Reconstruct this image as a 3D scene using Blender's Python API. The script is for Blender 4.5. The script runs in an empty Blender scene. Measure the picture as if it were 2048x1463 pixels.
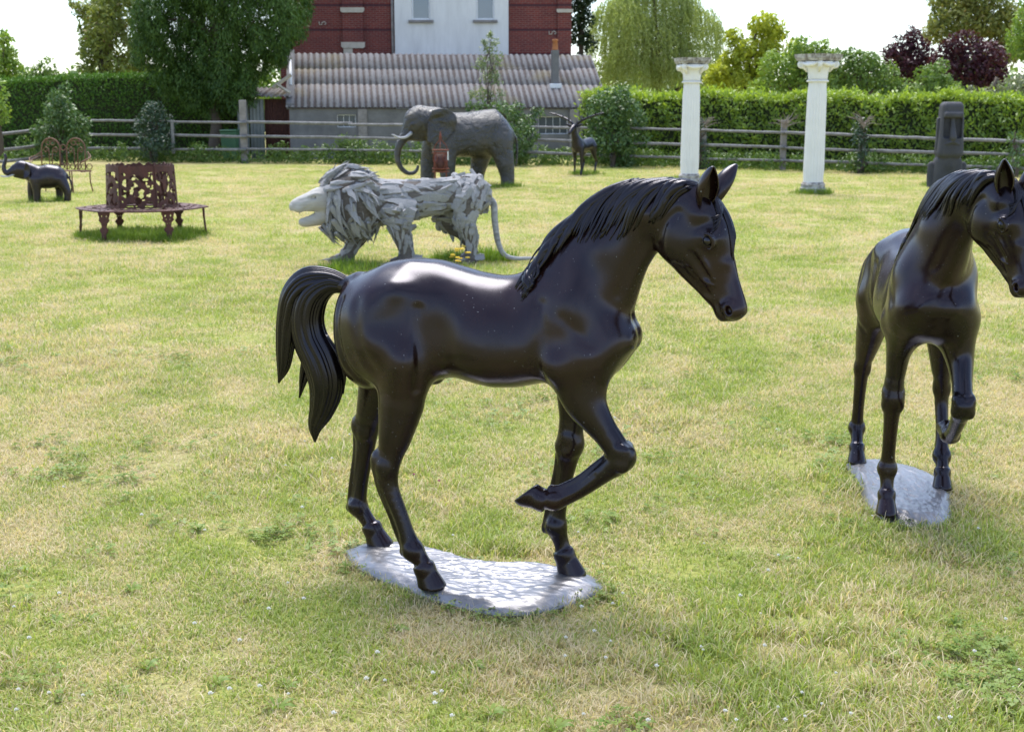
import bpy, bmesh, math, random
import numpy as np
from mathutils import Vector, Matrix

# ------------------------------------------------------------------ camera, world, sun, exposure
scene = bpy.context.scene
R = math.radians
PITCH = 11.33
cam_data = bpy.data.cameras.new('camera')
cam = bpy.data.objects.new('camera', cam_data)
scene.collection.objects.link(cam)
cam.location = (0, 0, 1.6)
cam.rotation_euler = (R(90 - PITCH), 0, 0)
cam_data.sensor_width = 36.0
cam_data.lens = 45.0
cam_data.clip_start = 0.05
cam_data.clip_end = 2000
cam_data.dof.use_dof = True
cam_data.dof.focus_distance = 4.3
cam_data.dof.aperture_fstop = 8.0
scene.camera = cam

SUN_EL, SUN_AZ = 65.0, -10.0      # azimuth measured from straight ahead (+Y), negative = to the left
world = bpy.data.worlds.new('World')
scene.world = world
world.use_nodes = True
wn, wl = world.node_tree.nodes, world.node_tree.links
wn.clear()
w_out = wn.new('ShaderNodeOutputWorld')
w_bg = wn.new('ShaderNodeBackground')
w_sky = wn.new('ShaderNodeTexSky')
w_sky.sky_type = 'NISHITA'
w_sky.sun_disc = False
w_sky.sun_elevation = R(SUN_EL)
w_sky.sun_rotation = R(SUN_AZ)
w_sky.air_density = 1.0
w_sky.dust_density = 0.6
w_sky.ozone_density = 3.0
w_sky.altitude = 10
# a broken veil of thin bright cloud over the blue
w_tc = wn.new('ShaderNodeTexCoord')
w_map = wn.new('ShaderNodeMapping'); w_map.inputs['Scale'].default_value = (1.0, 1.0, 2.6)
w_noise = wn.new('ShaderNodeTexNoise'); w_noise.inputs['Scale'].default_value = 1.7
w_noise.inputs['Detail'].default_value = 6; w_noise.inputs['Roughness'].default_value = 0.55
w_ramp = wn.new('ShaderNodeMapRange')
w_ramp.inputs['From Min'].default_value = 0.40; w_ramp.inputs['From Max'].default_value = 0.66
w_ramp.inputs['To Min'].default_value = 0.0; w_ramp.inputs['To Max'].default_value = 0.35
w_mix = wn.new('ShaderNodeMix'); w_mix.data_type = 'RGBA'
w_mix.inputs['B'].default_value = (8.2, 8.8, 9.8, 1)
wl.new(w_tc.outputs['Generated'], w_map.inputs['Vector'])
wl.new(w_map.outputs['Vector'], w_noise.inputs['Vector'])
wl.new(w_noise.outputs['Fac'], w_ramp.inputs['Value'])
wl.new(w_ramp.outputs['Result'], w_mix.inputs['Factor'])
wl.new(w_sky.outputs['Color'], w_mix.inputs['A'])
wl.new(w_mix.outputs['Result'], w_bg.inputs['Color'])
wl.new(w_bg.outputs['Background'], w_out.inputs['Surface'])
w_bg.inputs['Strength'].default_value = 0.125

sun_data = bpy.data.lights.new('sun', 'SUN')
sun_data.energy = 3.0
sun_data.angle = R(38)
sun_data.color = (1.0, 0.965, 0.91)
sun = bpy.data.objects.new('sun', sun_data)
scene.collection.objects.link(sun)
sd = Vector((math.sin(R(SUN_AZ)) * math.cos(R(SUN_EL)), math.cos(R(SUN_AZ)) * math.cos(R(SUN_EL)), math.sin(R(SUN_EL))))
sun.rotation_euler = sd.to_track_quat('Z', 'Y').to_euler()
sun.location = sd * 30

scene.view_settings.view_transform = 'Standard'
scene.view_settings.look = 'None'
scene.view_settings.gamma = 1.0
scene.view_settings.use_curve_mapping = False
scene.view_settings.exposure = 1.16
scene.cycles.use_denoising = True
scene.cycles.max_bounces = 4
scene.cycles.diffuse_bounces = 2
scene.cycles.glossy_bounces = 3
scene.cycles.transmission_bounces = 2
scene.cycles.transparent_max_bounces = 8
scene.cycles.caustics_reflective = False
scene.cycles.caustics_refractive = False
try:
    scene.cycles.denoising_prefilter = 'ACCURATE'
except Exception:
    pass

rng = np.random.default_rng(11)
random.seed(5)
# ------------------------------------------------------------------ helpers
COL = scene.collection

def tag(o, label=None, category=None, group=None, kind=None):
    if label: o['label'] = label
    if category: o['category'] = category
    if group: o['group'] = group
    if kind: o['kind'] = kind
    return o

def empty(name, loc=(0, 0, 0), yaw=0.0, parent=None):
    o = bpy.data.objects.new(name, None)
    o.empty_display_size = 0.2
    COL.objects.link(o)
    o.location = loc
    o.rotation_euler = (0, 0, yaw)
    if parent: o.parent = parent
    return o

def mesh_np(name, V, Q, smooth=False):
    """mesh from a vertex array and an array of quads or triangles (or a list of such arrays)"""
    me = bpy.data.meshes.new(name)
    V = np.asarray(V, np.float32)
    Qs = Q if isinstance(Q, list) else [Q]
    Qs = [np.asarray(q, np.int32) for q in Qs if len(q)]
    loops = np.concatenate([q.ravel() for q in Qs])
    tot = np.concatenate([np.full(len(q), q.shape[1], np.int32) for q in Qs])
    start = np.concatenate([[0], np.cumsum(tot)[:-1]]).astype(np.int32)
    me.vertices.add(len(V)); me.vertices.foreach_set('co', V.ravel())
    me.loops.add(len(loops)); me.loops.foreach_set('vertex_index', loops)
    me.polygons.add(len(tot)); me.polygons.foreach_set('loop_start', start)
    me.polygons.foreach_set('loop_total', tot)
    if smooth: me.polygons.foreach_set('use_smooth', np.ones(len(tot), bool))
    me.update(calc_edges=True)
    return me

def obj(name, me, mat, parent=None, loc=None, yaw=None):
    o = bpy.data.objects.new(name, me)
    COL.objects.link(o)
    if mat is not None and len(me.materials) == 0: me.materials.append(mat)
    if parent: o.parent = parent
    if loc is not None: o.location = loc
    if yaw is not None: o.rotation_euler = (0, 0, yaw)
    return o

class MB:
    """collects simple solids into one mesh"""
    def __init__(s): s.v = []; s.f = []
    def add(s, V, F):
        b = len(s.v); s.v += [tuple(map(float, p)) for p in V]; s.f += [tuple(b + i for i in f) for f in F]; return s
    def box(s, lo, hi):
        x0, y0, z0 = lo; x1, y1, z1 = hi
        return s.add([(x0,y0,z0),(x1,y0,z0),(x1,y1,z0),(x0,y1,z0),(x0,y0,z1),(x1,y0,z1),(x1,y1,z1),(x0,y1,z1)],
                     [(3,2,1,0),(4,5,6,7),(0,1,5,4),(1,2,6,5),(2,3,7,6),(3,0,4,7)])
    def tube(s, pts, rad, n=8, cap=True, flat=1.0, up=(0, 0, 1)):
        pts = [Vector(p) for p in pts]; m = len(pts)
        rad = list(rad) if hasattr(rad, '__len__') else [rad] * m
        b = len(s.v); side = None
        for i, p in enumerate(pts):
            t = (pts[min(i + 1, m - 1)] - pts[max(i - 1, 0)]).normalized()
            if side is None:
                u = Vector(up)
                if abs(t.dot(u)) > 0.95: u = Vector((1, 0, 0)) if abs(t.x) < 0.9 else Vector((0, 1, 0))
                side = t.cross(u).normalized()
            side = (side - t * side.dot(t)).normalized()
            w = t.cross(side)
            for k in range(n):
                a = 2 * math.pi * k / n
                q = p + side * (math.cos(a) * rad[i]) + w * (math.sin(a) * rad[i] * flat)
                s.v.append(tuple(q))
        for i in range(m - 1):
            for k in range(n):
                a, c = b + i * n + k, b + i * n + (k + 1) % n
                s.f.append((a, c, c + n, a + n))
        if cap:
            s.f.append(tuple(b + k for k in reversed(range(n))))
            s.f.append(tuple(b + (m - 1) * n + k for k in range(n)))
        return s
    def lathe(s, prof, n=24, centre=(0, 0, 0)):
        b = len(s.v); cx, cy, cz = centre
        for r, z in prof:
            for k in range(n):
                a = 2 * math.pi * k / n
                s.v.append((cx + r * math.cos(a), cy + r * math.sin(a), cz + z))
        m = len(prof)
        for i in range(m - 1):
            for k in range(n):
                a, c = b + i * n + k, b + i * n + (k + 1) % n
                s.f.append((a, c, c + n, a + n))
        s.f.append(tuple(b + k for k in reversed(range(n))))
        s.f.append(tuple(b + (m - 1) * n + k for k in range(n)))
        return s
    def prism(s, poly, y0, y1):
        """polygon in x,z extruded along y"""
        n = len(poly); b = len(s.v)
        s.v += [(x, y0, z) for x, z in poly] + [(x, y1, z) for x, z in poly]
        s.f.append(tuple(b + i for i in range(n))); s.f.append(tuple(b + n + i for i in reversed(range(n))))
        for i in range(n):
            j = (i + 1) % n
            s.f.append((b + j, b + i, b + n + i, b + n + j))
        return s
    def mesh(s, name, smooth=False, bevel=0.0):
        me = bpy.data.meshes.new(name); me.from_pydata(s.v, [], s.f); me.update()
        bm = bmesh.new(); bm.from_mesh(me)
        if bevel > 0:
            bmesh.ops.bevel(bm, geom=list(bm.edges), offset=bevel, segments=1, affect='EDGES', clamp_overlap=True)
        bmesh.ops.recalc_face_normals(bm, faces=bm.faces)
        bm.to_mesh(me); bm.free()
        if smooth: me.polygons.foreach_set('use_smooth', np.ones(len(me.polygons), bool))
        return me
    def build(s, name, mat, parent=None, smooth=False, bevel=0.0, loc=None, yaw=None):
        return obj(name, s.mesh(name, smooth, bevel), mat, parent, loc, yaw)

def auto_smooth(o, deg=40):
    me = o.data
    me.polygons.foreach_set('use_smooth', np.ones(len(me.polygons), bool))
    try: me.set_sharp_from_angle(angle=R(deg))
    except Exception: pass

def spline(P, n):
    """Catmull-Rom through the rows of P, n samples per span"""
    P = np.asarray(P, float)
    E = np.vstack([2 * P[0] - P[1], P, 2 * P[-1] - P[-2]])
    out = []
    for i in range(1, len(E) - 2):
        p0, p1, p2, p3 = E[i - 1], E[i], E[i + 1], E[i + 2]
        for t in np.linspace(0, 1, n, endpoint=False):
            out.append(0.5 * ((2 * p1) + (-p0 + p2) * t + (2 * p0 - 5 * p1 + 4 * p2 - p3) * t * t + (-p0 + 3 * p1 - 3 * p2 + p3) * t ** 3))
    out.append(P[-1])
    return np.array(out)

# ------------------------------------------------------------------ signed-distance sculpting
def smin(a, b, k):
    if k <= 0: return np.minimum(a, b)
    h = np.clip(k - np.abs(a - b), 0, None) / k
    return np.minimum(a, b) - h * h * k * 0.25

class Clay:
    def __init__(s, lo, hi, h):
        s.lo = np.array(lo, float); s.h = h
        s.n = np.ceil((np.array(hi) - s.lo) / h).astype(int) + 1
        s.d = np.full(s.n, 1.0, np.float32)
        s.ax = [(s.lo[i] + h * np.arange(s.n[i])).astype(np.float32) for i in range(3)]
    def win(s, lo, hi):
        i0 = np.clip(np.floor((np.array(lo) - s.lo) / s.h).astype(int), 0, s.n - 1)
        i1 = np.clip(np.ceil((np.array(hi) - s.lo) / s.h).astype(int) + 1, 1, s.n)
        sl = tuple(slice(a, max(b, a + 1)) for a, b in zip(i0, i1))
        return sl, s.ax[0][sl[0]][:, None, None], s.ax[1][sl[1]][None, :, None], s.ax[2][sl[2]][None, None, :]
    def put(s, fn, lo, hi, k=0.0, mode='add'):
        m = k + 3 * s.h
        sl, X, Y, Z = s.win(np.array(lo) - m, np.array(hi) + m)
        e = fn(X, Y, Z)
        if mode == 'add': s.d[sl] = smin(s.d[sl], e, k)
        else: s.d[sl] = -smin(-s.d[sl], e, k)
    def tube(s, pts, rad, ratio=1.0, lat=(0, 1, 0), k=0.02, n=4, mode='add'):
        """chain with changing radius; ratio = width across the lateral axis / radius"""
        pts = np.asarray(pts, float); m = len(pts)
        rad = np.broadcast_to(np.asarray(rad, float), (m,)); ratio = np.broadcast_to(np.asarray(ratio, float), (m,))
        lat = np.broadcast_to(np.asarray(lat, float), (m, 3))
        A = spline(np.hstack([pts, rad[:, None], ratio[:, None], lat]), n) if m > 2 else np.hstack([pts, rad[:, None], ratio[:, None], lat])
        rm = (A[:, 3] * np.maximum(1, A[:, 4])).max()
        lo, hi = A[:, :3].min(0) - rm, A[:, :3].max(0) + rm
        def fn(X, Y, Z):
            best = None
            for a, b in zip(A[:-1], A[1:]):
                ab = b[:3] - a[:3]; L2 = max(ab @ ab, 1e-12)
                px, py, pz = X - a[0], Y - a[1], Z - a[2]
                t = np.clip((px * ab[0] + py * ab[1] + pz * ab[2]) / L2, 0, 1)
                px = px - t * ab[0]; py = py - t * ab[1]; pz = pz - t * ab[2]
                r = a[3] + t * (b[3] - a[3])
                l = (a[5:8] + b[5:8]); l = l / np.linalg.norm(l)
                ra = 0.5 * (a[4] + b[4])
                dl = px * l[0] + py * l[1] + pz * l[2]
                q2 = px * px + py * py + pz * pz + dl * dl * (1 / ra ** 2 - 1)
                e = np.sqrt(np.maximum(q2, 0)) - r
                if ra < 1: e = e * (ra + (1 - ra) * 0.5)
                best = e if best is None else np.minimum(best, e)
            return best
        s.put(fn, lo, hi, k, mode)
    def ball(s, c, r, k=0.02, frame=None, mode='add'):
        c = np.asarray(c, float); r = np.broadcast_to(np.asarray(r, float), (3,))
        M = np.eye(3) if frame is None else np.asarray(frame, float)
        ext = np.full(3, r.max()) if frame is not None else r
        def fn(X, Y, Z):
            px, py, pz = X - c[0], Y - c[1], Z - c[2]
            q = [M[i][0] * px + M[i][1] * py + M[i][2] * pz for i in range(3)]
            k0 = np.sqrt((q[0] / r[0]) ** 2 + (q[1] / r[1]) ** 2 + (q[2] / r[2]) ** 2)
            k1 = np.sqrt((q[0] / r[0] ** 2) ** 2 + (q[1] / r[1] ** 2) ** 2 + (q[2] / r[2] ** 2) ** 2) + 1e-6
            return k0 * (k0 - 1) / k1
        s.put(fn, c - ext, c + ext, k, mode)
    def loft(s, st, o=(0, 0, 0), u=(1, 0, 0), v=(0, 0, 1), w=(0, 1, 0), k=0.03, p=2.2, mode='add'):
        """stations (t, top, bottom, half width at top, half width at bottom) along u"""
        st = np.asarray(st, float); o = np.asarray(o, float); u, v, w = (np.asarray(q, float) for q in (u, v, w))
        T = np.linspace(st[0, 0], st[-1, 0], 160)
        # smooth interpolation of every column
        C = np.stack([np.interp(T, st[:, 0], st[:, i]) for i in range(1, 5)], 1)
        ker = np.array([1, 4, 6, 4, 1.]) / 16
        for _ in range(3):
            C = np.stack([np.convolve(np.pad(C[:, i], 2, mode='edge'), ker, 'valid') for i in range(4)], 1)
        ext = []
        for t, a, b, wa, wb in st:
            for vv in (a, b):
                for ww in (-max(wa, wb), max(wa, wb)): ext.append(o + t * u + vv * v + ww * w)
        ext = np.array(ext)
        def fn(X, Y, Z):
            px, py, pz = X - o[0], Y - o[1], Z - o[2]
            t = px * u[0] + py * u[1] + pz * u[2]
            a = px * v[0] + py * v[1] + pz * v[2]
            b = px * w[0] + py * w[1] + pz * w[2]
            g = [np.interp(t, T, C[:, i]).astype(np.float32) for i in range(4)]
            c = 0.5 * (g[0] + g[1]); hh = np.maximum(0.5 * (g[0] - g[1]), 0.004)
            f = np.clip((a - c) / hh, -1.2, 1.2) * 0.5 + 0.5
            ww = np.maximum(g[3] + (g[2] - g[3]) * f, 0.004)
            qa, qb = np.abs(a - c) / hh, np.abs(b) / ww
            k0 = (qa ** p + qb ** p + 1e-9) ** (1 / p)
            k1 = np.sqrt((qa / hh) ** 2 + (qb / ww) ** 2) / np.maximum(np.sqrt(qa * qa + qb * qb), 1e-4)
            e = (k0 - 1) / np.maximum(k1, 1e-3)
            over = np.maximum(np.maximum(T[0] - t, t - T[-1]), 0)
            return np.where(over > 0, np.sqrt(np.maximum(e, 0) ** 2 + over ** 2), e)
        s.put(fn, ext.min(0), ext.max(0), k, mode)
    def blur(s, it):
        for _ in range(it):
            for ax in range(3):
                d = s.d; a = [slice(None)] * 3; b = [slice(None)] * 3; c = [slice(None)] * 3
                a[ax], b[ax], c[ax] = slice(0, -2), slice(1, -1), slice(2, None)
                d[tuple(b)] = 0.25 * d[tuple(a)] + 0.5 * d[tuple(b)] + 0.25 * d[tuple(c)]
    def bump(s, c, r, amp):
        c = np.asarray(c, float); r = np.broadcast_to(np.asarray(r, float), (3,)); c = s.snap(c[None], 8)[0]
        sl, X, Y, Z = s.win(c - 2.6 * r, c + 2.6 * r)
        s.d[sl] -= amp * np.exp(-(((X - c[0]) / r[0]) ** 2 + ((Y - c[1]) / r[1]) ** 2 + ((Z - c[2]) / r[2]) ** 2))
    def groove(s, pts, sig, amp):
        pts = np.asarray(pts, float)
        A = spline(pts, 4) if len(pts) > 2 else pts
        A = s.snap(A, 8)
        sl, X, Y, Z = s.win(A.min(0) - 3 * sig, A.max(0) + 3 * sig)
        best = None
        for a, b in zip(A[:-1], A[1:]):
            ab = b - a; L2 = max(ab @ ab, 1e-12)
            px, py, pz = X - a[0], Y - a[1], Z - a[2]
            t = np.clip((px * ab[0] + py * ab[1] + pz * ab[2]) / L2, 0, 1)
            q = (px - t * ab[0]) ** 2 + (py - t * ab[1]) ** 2 + (pz - t * ab[2]) ** 2
            best = q if best is None else np.minimum(best, q)
        s.d[sl] += amp * np.exp(-best / sig ** 2)
    def cord(s, pts, rad, k=0.004, off=0.0):
        """raised cord laid on the surface (eyelids, veins, rims)"""
        A = spline(pts, 4) if len(pts) > 2 else np.asarray(pts, float)
        A = s.snap(A, 8, off); s.tube(A, rad if np.isscalar(rad) else np.interp(np.linspace(0, 1, len(A)), np.linspace(0, 1, len(rad)), rad), 1.0, k=k, n=1)
    def cut(s, o, nrm, lo, hi):
        """remove everything on the +nrm side of a plane inside a box"""
        o = np.asarray(o, float); nrm = np.asarray(nrm, float); nrm = nrm / np.linalg.norm(nrm)
        sl, X, Y, Z = s.win(lo, hi)
        e = (X - o[0]) * nrm[0] + (Y - o[1]) * nrm[1] + (Z - o[2]) * nrm[2]
        s.d[sl] = np.maximum(s.d[sl], e)
    def value(s, P):
        q = np.clip((np.asarray(P, float) - s.lo) / s.h, 0, s.n - 1.001)
        i = q.astype(int); f = q - i; r = 0
        for a in (0, 1):
            for b in (0, 1):
                for c in (0, 1):
                    wgt = (f[..., 0] if a else 1 - f[..., 0]) * (f[..., 1] if b else 1 - f[..., 1]) * (f[..., 2] if c else 1 - f[..., 2])
                    r = r + wgt * s.d[i[..., 0] + a, i[..., 1] + b, i[..., 2] + c]
        return r
    def normal(s, P):
        P = np.asarray(P, float); e = s.h
        g = np.stack([s.value(P + e * np.eye(3)[i]) - s.value(P - e * np.eye(3)[i]) for i in range(3)], -1)
        return g / (np.linalg.norm(g, axis=-1, keepdims=True) + 1e-9)
    def snap(s, P, it=6, off=0.0):
        P = np.array(P, float)
        for _ in range(it): P -= (s.value(P) - off)[..., None] * s.normal(P) * 0.9
        return P
    def surface(s):
        d = np.pad(s.d, 1, constant_values=1.0); sg = d < 0
        n = np.array(d.shape)
        acc = np.zeros(n - 1, np.int8)
        for a in (0, 1):
            for b in (0, 1):
                for c in (0, 1): acc += sg[a:n[0] - 1 + a, b:n[1] - 1 + b, c:n[2] - 1 + c]
        I = np.argwhere((acc > 0) & (acc < 8))
        cv = {}
        for a in (0, 1):
            for b in (0, 1):
                for c in (0, 1): cv[a, b, c] = d[I[:, 0] + a, I[:, 1] + b, I[:, 2] + c]
        S = np.zeros((len(I), 3)); N = np.zeros(len(I))
        keys = list(cv)
        for p in keys:
            for q in keys:
                if p < q and sum(abs(p[i] - q[i]) for i in range(3)) == 1:
                    x, y = cv[p], cv[q]; m = (x < 0) != (y < 0)
                    t = np.where(m, x / np.where(m, x - y, 1), 0)
                    for i in range(3): S[:, i] += np.where(m, p[i] + t * (q[i] - p[i]), 0)
                    N += m
        V = (I + S / N[:, None] - 1) * s.h + s.lo
        idx = np.full(n - 1, -1, np.int32); idx[I[:, 0], I[:, 1], I[:, 2]] = np.arange(len(I))
        Q = []
        for ax in range(3):
            o1, o2 = [(1, 2), (2, 0), (0, 1)][ax]
            e1 = np.eye(3, dtype=int)[o1]; e2 = np.eye(3, dtype=int)[o2]
            a0 = [slice(None)] * 3; a1 = [slice(None)] * 3
            a0[ax] = slice(0, n[ax] - 1); a1[ax] = slice(1, n[ax])
            for o_ in (o1, o2): a0[o_] = a1[o_] = slice(1, n[o_] - 1)
            x, y = sg[tuple(a0)], sg[tuple(a1)]
            for flip, m in ((False, x & ~y), (True, ~x & y)):
                J = np.argwhere(m)
                J[:, o1] += 1; J[:, o2] += 1
                g = lambda u, v: idx[tuple((J - u * e1 - v * e2).T)]
                q = np.stack([g(1, 1), g(0, 1), g(0, 0), g(1, 0)], 1)
                Q.append(q[:, ::-1] if flip else q)
        return V, np.concatenate(Q)
    def mesh(s, name):
        V, Q = s.surface()
        return mesh_np(name, V, Q, smooth=True)

# ------------------------------------------------------------------ node materials
def mat(name):
    m = bpy.data.materials.new(name); m.use_nodes = True
    nt = m.node_tree; nt.nodes.clear()
    out = nt.nodes.new('ShaderNodeOutputMaterial'); b = nt.nodes.new('ShaderNodeBsdfPrincipled')
    nt.links.new(b.outputs[0], out.inputs['Surface'])
    return m, nt, b
def N(nt, t, **kw):
    n = nt.nodes.new(t)
    for k, v in kw.items():
        if hasattr(n, k) and k not in n.inputs: setattr(n, k, v)
        else: n.inputs[k].default_value = v
    return n
def L(nt, a, b): nt.links.new(a, b)
def ramp(nt, src, stops, interp='LINEAR'):
    r = nt.nodes.new('ShaderNodeValToRGB'); r.color_ramp.interpolation = interp
    e = r.color_ramp.elements
    while len(e) < len(stops): e.new(0.5)
    for i, (p, c) in enumerate(stops):
        e[i].position = p; e[i].color = (c[0], c[1], c[2], 1) if len(c) == 3 else c
    if src is not None: nt.links.new(src, r.inputs['Fac'])
    return r.outputs['Color']
def noise(nt, vec, scale, detail=5, rough=0.55, dist=0.0):
    n = N(nt, 'ShaderNodeTexNoise', Scale=scale, Detail=detail, Roughness=rough, Distortion=dist)
    if vec is not None: nt.links.new(vec, n.inputs['Vector'])
    return n.outputs['Fac']
def mixc(nt, fac, a, b, blend='MIX'):
    m = nt.nodes.new('ShaderNodeMix'); m.data_type = 'RGBA'; m.blend_type = blend
    for s_, q in (('Factor', fac), ('A', a), ('B', b)):
        if hasattr(q, 'is_linked') or hasattr(q, 'links'): nt.links.new(q, m.inputs[s_])
        elif s_ == 'Factor': m.inputs[s_].default_value = q
        else: m.inputs[s_].default_value = (q[0], q[1], q[2], 1)
    return m.outputs['Result']
def remap(nt, src, a, b, c=0.0, d=1.0):
    m = N(nt, 'ShaderNodeMapRange', **{'From Min': a, 'From Max': b, 'To Min': c, 'To Max': d}); nt.links.new(src, m.inputs['Value'])
    return m.outputs['Result']
def bumpn(nt, bsdf, h, strength, dist):
    b = N(nt, 'ShaderNodeBump', Strength=strength, Distance=dist); nt.links.new(h, b.inputs['Height']); nt.links.new(b.outputs['Normal'], bsdf.inputs['Normal'])
    return b
def objco(nt): return nt.nodes.new('ShaderNodeTexCoord').outputs['Object']
def worldco(nt): return nt.nodes.new('ShaderNodeNewGeometry').outputs['Position']
# ------------------------------------------------------------------ statue materials
def bronze(name, dark, brown, rough=0.3, ior=1.75, scale=3.0, grime=0.0, bump=0.0):
    m, nt, b = mat(name)
    co = objco(nt)
    n1 = noise(nt, co, scale, 5, 0.6)
    n2 = noise(nt, co, scale * 6, 6, 0.65)
    c = mixc(nt, remap(nt, n1, 0.35, 0.68), dark, brown)
    c = mixc(nt, remap(nt, n2, 0.52, 0.8, 0, 0.35), c, (dark[0] * 0.6, dark[1] * 0.6, dark[2] * 0.6))
    if grime > 0:
        n3 = noise(nt, co, scale * 45, 2, 0.5)
        c = mixc(nt, remap(nt, n3, 0.715, 0.78, 0, grime), c, (0.42, 0.43, 0.45))
    L(nt, c, b.inputs['Base Color'])
    L(nt, remap(nt, n2, 0.3, 0.75, rough * 0.82, rough * 1.3), b.inputs['Roughness'])
    b.inputs['IOR'].default_value = ior
    b.inputs['Specular IOR Level'].default_value = 0.5
    b.inputs['Specular Tint'].default_value = (0.86, 0.83, 1.0, 1)
    if bump > 0: bumpn(nt, b, n2, bump, 0.004)
    return m
M_horse = bronze('horse_bronze', (0.0040, 0.0022, 0.0025), (0.018, 0.0060, 0.0043), 0.24, 1.48, 2.6, grime=0.4, bump=0.03)
M_hair = bronze('horse_hair_bronze', (0.0022, 0.0022, 0.0032), (0.006, 0.0034, 0.0030), 0.24, 1.45, 5.0)
m, nt, b = mat('plate_metal'); M_plate = m
co = objco(nt)
st = N(nt, 'ShaderNodeMapping'); st.inputs['Scale'].default_value = (9, 30, 9); st.inputs['Rotation'].default_value = (0, 0, 0.5); L(nt, co, st.inputs['Vector'])
n1 = noise(nt, st.outputs['Vector'], 1.0, 6, 0.65, 1.2); n2 = noise(nt, co, 6, 4)
L(nt, mixc(nt, remap(nt, n1, 0.35, 0.65), (0.19, 0.187, 0.198), mixc(nt, n2, (0.34, 0.335, 0.352), (0.25, 0.245, 0.255))), b.inputs['Base Color'])
b.inputs['Metallic'].default_value = 0.8
L(nt, remap(nt, n1, 0.3, 0.7, 0.42, 0.33), b.inputs['Roughness'])
bumpn(nt, b, n1, 0.22, 0.008)
M_eye = bronze('horse_eye_bronze', (0.002, 0.002, 0.0025), (0.004, 0.003, 0.003), 0.12, 1.6, 5.0)
# ------------------------------------------------------------------ measured positions: a picture point and a distance give a place
F_PX, CP, SP = 2560.0, math.cos(R(PITCH)), math.sin(R(PITCH))
def at(px, py, Y):
    """place seen at picture point px,py at distance Y in front of the camera's feet"""
    a, b = (px - 1024) / F_PX, (731.5 - py) / F_PX
    t = Y / (CP + b * SP)
    return np.array([t * a, Y, 1.6 + t * (-SP + b * CP)])
def gd(px, py, z=0.0):
    """place on the lawn seen at px,py"""
    a, b = (px - 1024) / F_PX, (731.5 - py) / F_PX
    t = (z - 1.6) / (-SP + b * CP)
    return np.array([t * a, t * (CP + b * SP), z])
# ------------------------------------------------------------------ lawn: ground sheet, grass, clover
def patch_noise(nt):
    """large patches of dry and fresh turf, shared by the ground and the grass"""
    p = worldco(nt)
    mp = N(nt, 'ShaderNodeMapping'); mp.inputs['Scale'].default_value = (1, 0.8, 0); L(nt, p, mp.inputs['Vector'])
    a = noise(nt, mp.outputs['Vector'], 0.55, 3, 0.6)
    b_ = noise(nt, mp.outputs['Vector'], 2.3, 3, 0.6)
    s = N(nt, 'ShaderNodeMath', operation='ADD'); L(nt, a, s.inputs[0]); L(nt, b_, s.inputs[1])
    return remap(nt, s.outputs[0], 0.84, 1.16)

m, nt, b = mat('lawn_ground'); M_lawn = m
dry = patch_noise(nt)
n1 = noise(nt, worldco(nt), 9, 6, 0.7); n2 = noise(nt, worldco(nt), 60, 4, 0.7)
g = mixc(nt, remap(nt, n1, 0.3, 0.7), (0.25, 0.29, 0.065), (0.40, 0.40, 0.12))
d = mixc(nt, remap(nt, n1, 0.3, 0.7), (0.48, 0.40, 0.21), (0.36, 0.31, 0.15))
c = mixc(nt, dry, g, d)
c = mixc(nt, remap(nt, n2, 0.45, 0.75, 0, 0.5), c, (0.13, 0.10, 0.055))
L(nt, c, b.inputs['Base Color']); b.inputs['Roughness'].default_value = 0.95; b.inputs['Specular IOR Level'].default_value = 0.1
bumpn(nt, b, n2, 0.8, 0.03)

def lawn_height(x, y):
    return 0.018 * np.sin(x * 0.9 + 0.4) * np.cos(y * 0.7) + 0.012 * np.sin(x * 2.3 + y * 1.7)
gx = np.concatenate([[-300, -120, -60], np.linspace(-30, 30, 121), [60, 120, 300]])
gy = np.concatenate([[-20, -5], np.linspace(0, 46, 93), [60, 90, 150, 300, 700]])
GX, GY = np.meshgrid(gx, gy, indexing='ij')
fade = np.clip((30 - np.abs(GX)) / 4, 0, 1) * np.clip((40 - GY) / 6, 0, 1)
near = np.clip(np.hypot(GX + .1, GY - 4.2) - 0.9, 0, 1) * np.clip(np.hypot(GX - 1.6, GY - 5.1) - 0.9, 0, 1)
GZ = lawn_height(GX, GY) * fade * near
ni, nj = GX.shape
I, J = np.meshgrid(np.arange(ni - 1), np.arange(nj - 1), indexing='ij'); k0 = (I * nj + J).ravel()
tag(obj('lawn', mesh_np('lawn', np.stack([GX.ravel(), GY.ravel(), GZ.ravel()], 1), np.stack([k0, k0 + nj, k0 + nj + 1, k0 + 1], 1), True), M_lawn), kind='structure')

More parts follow.
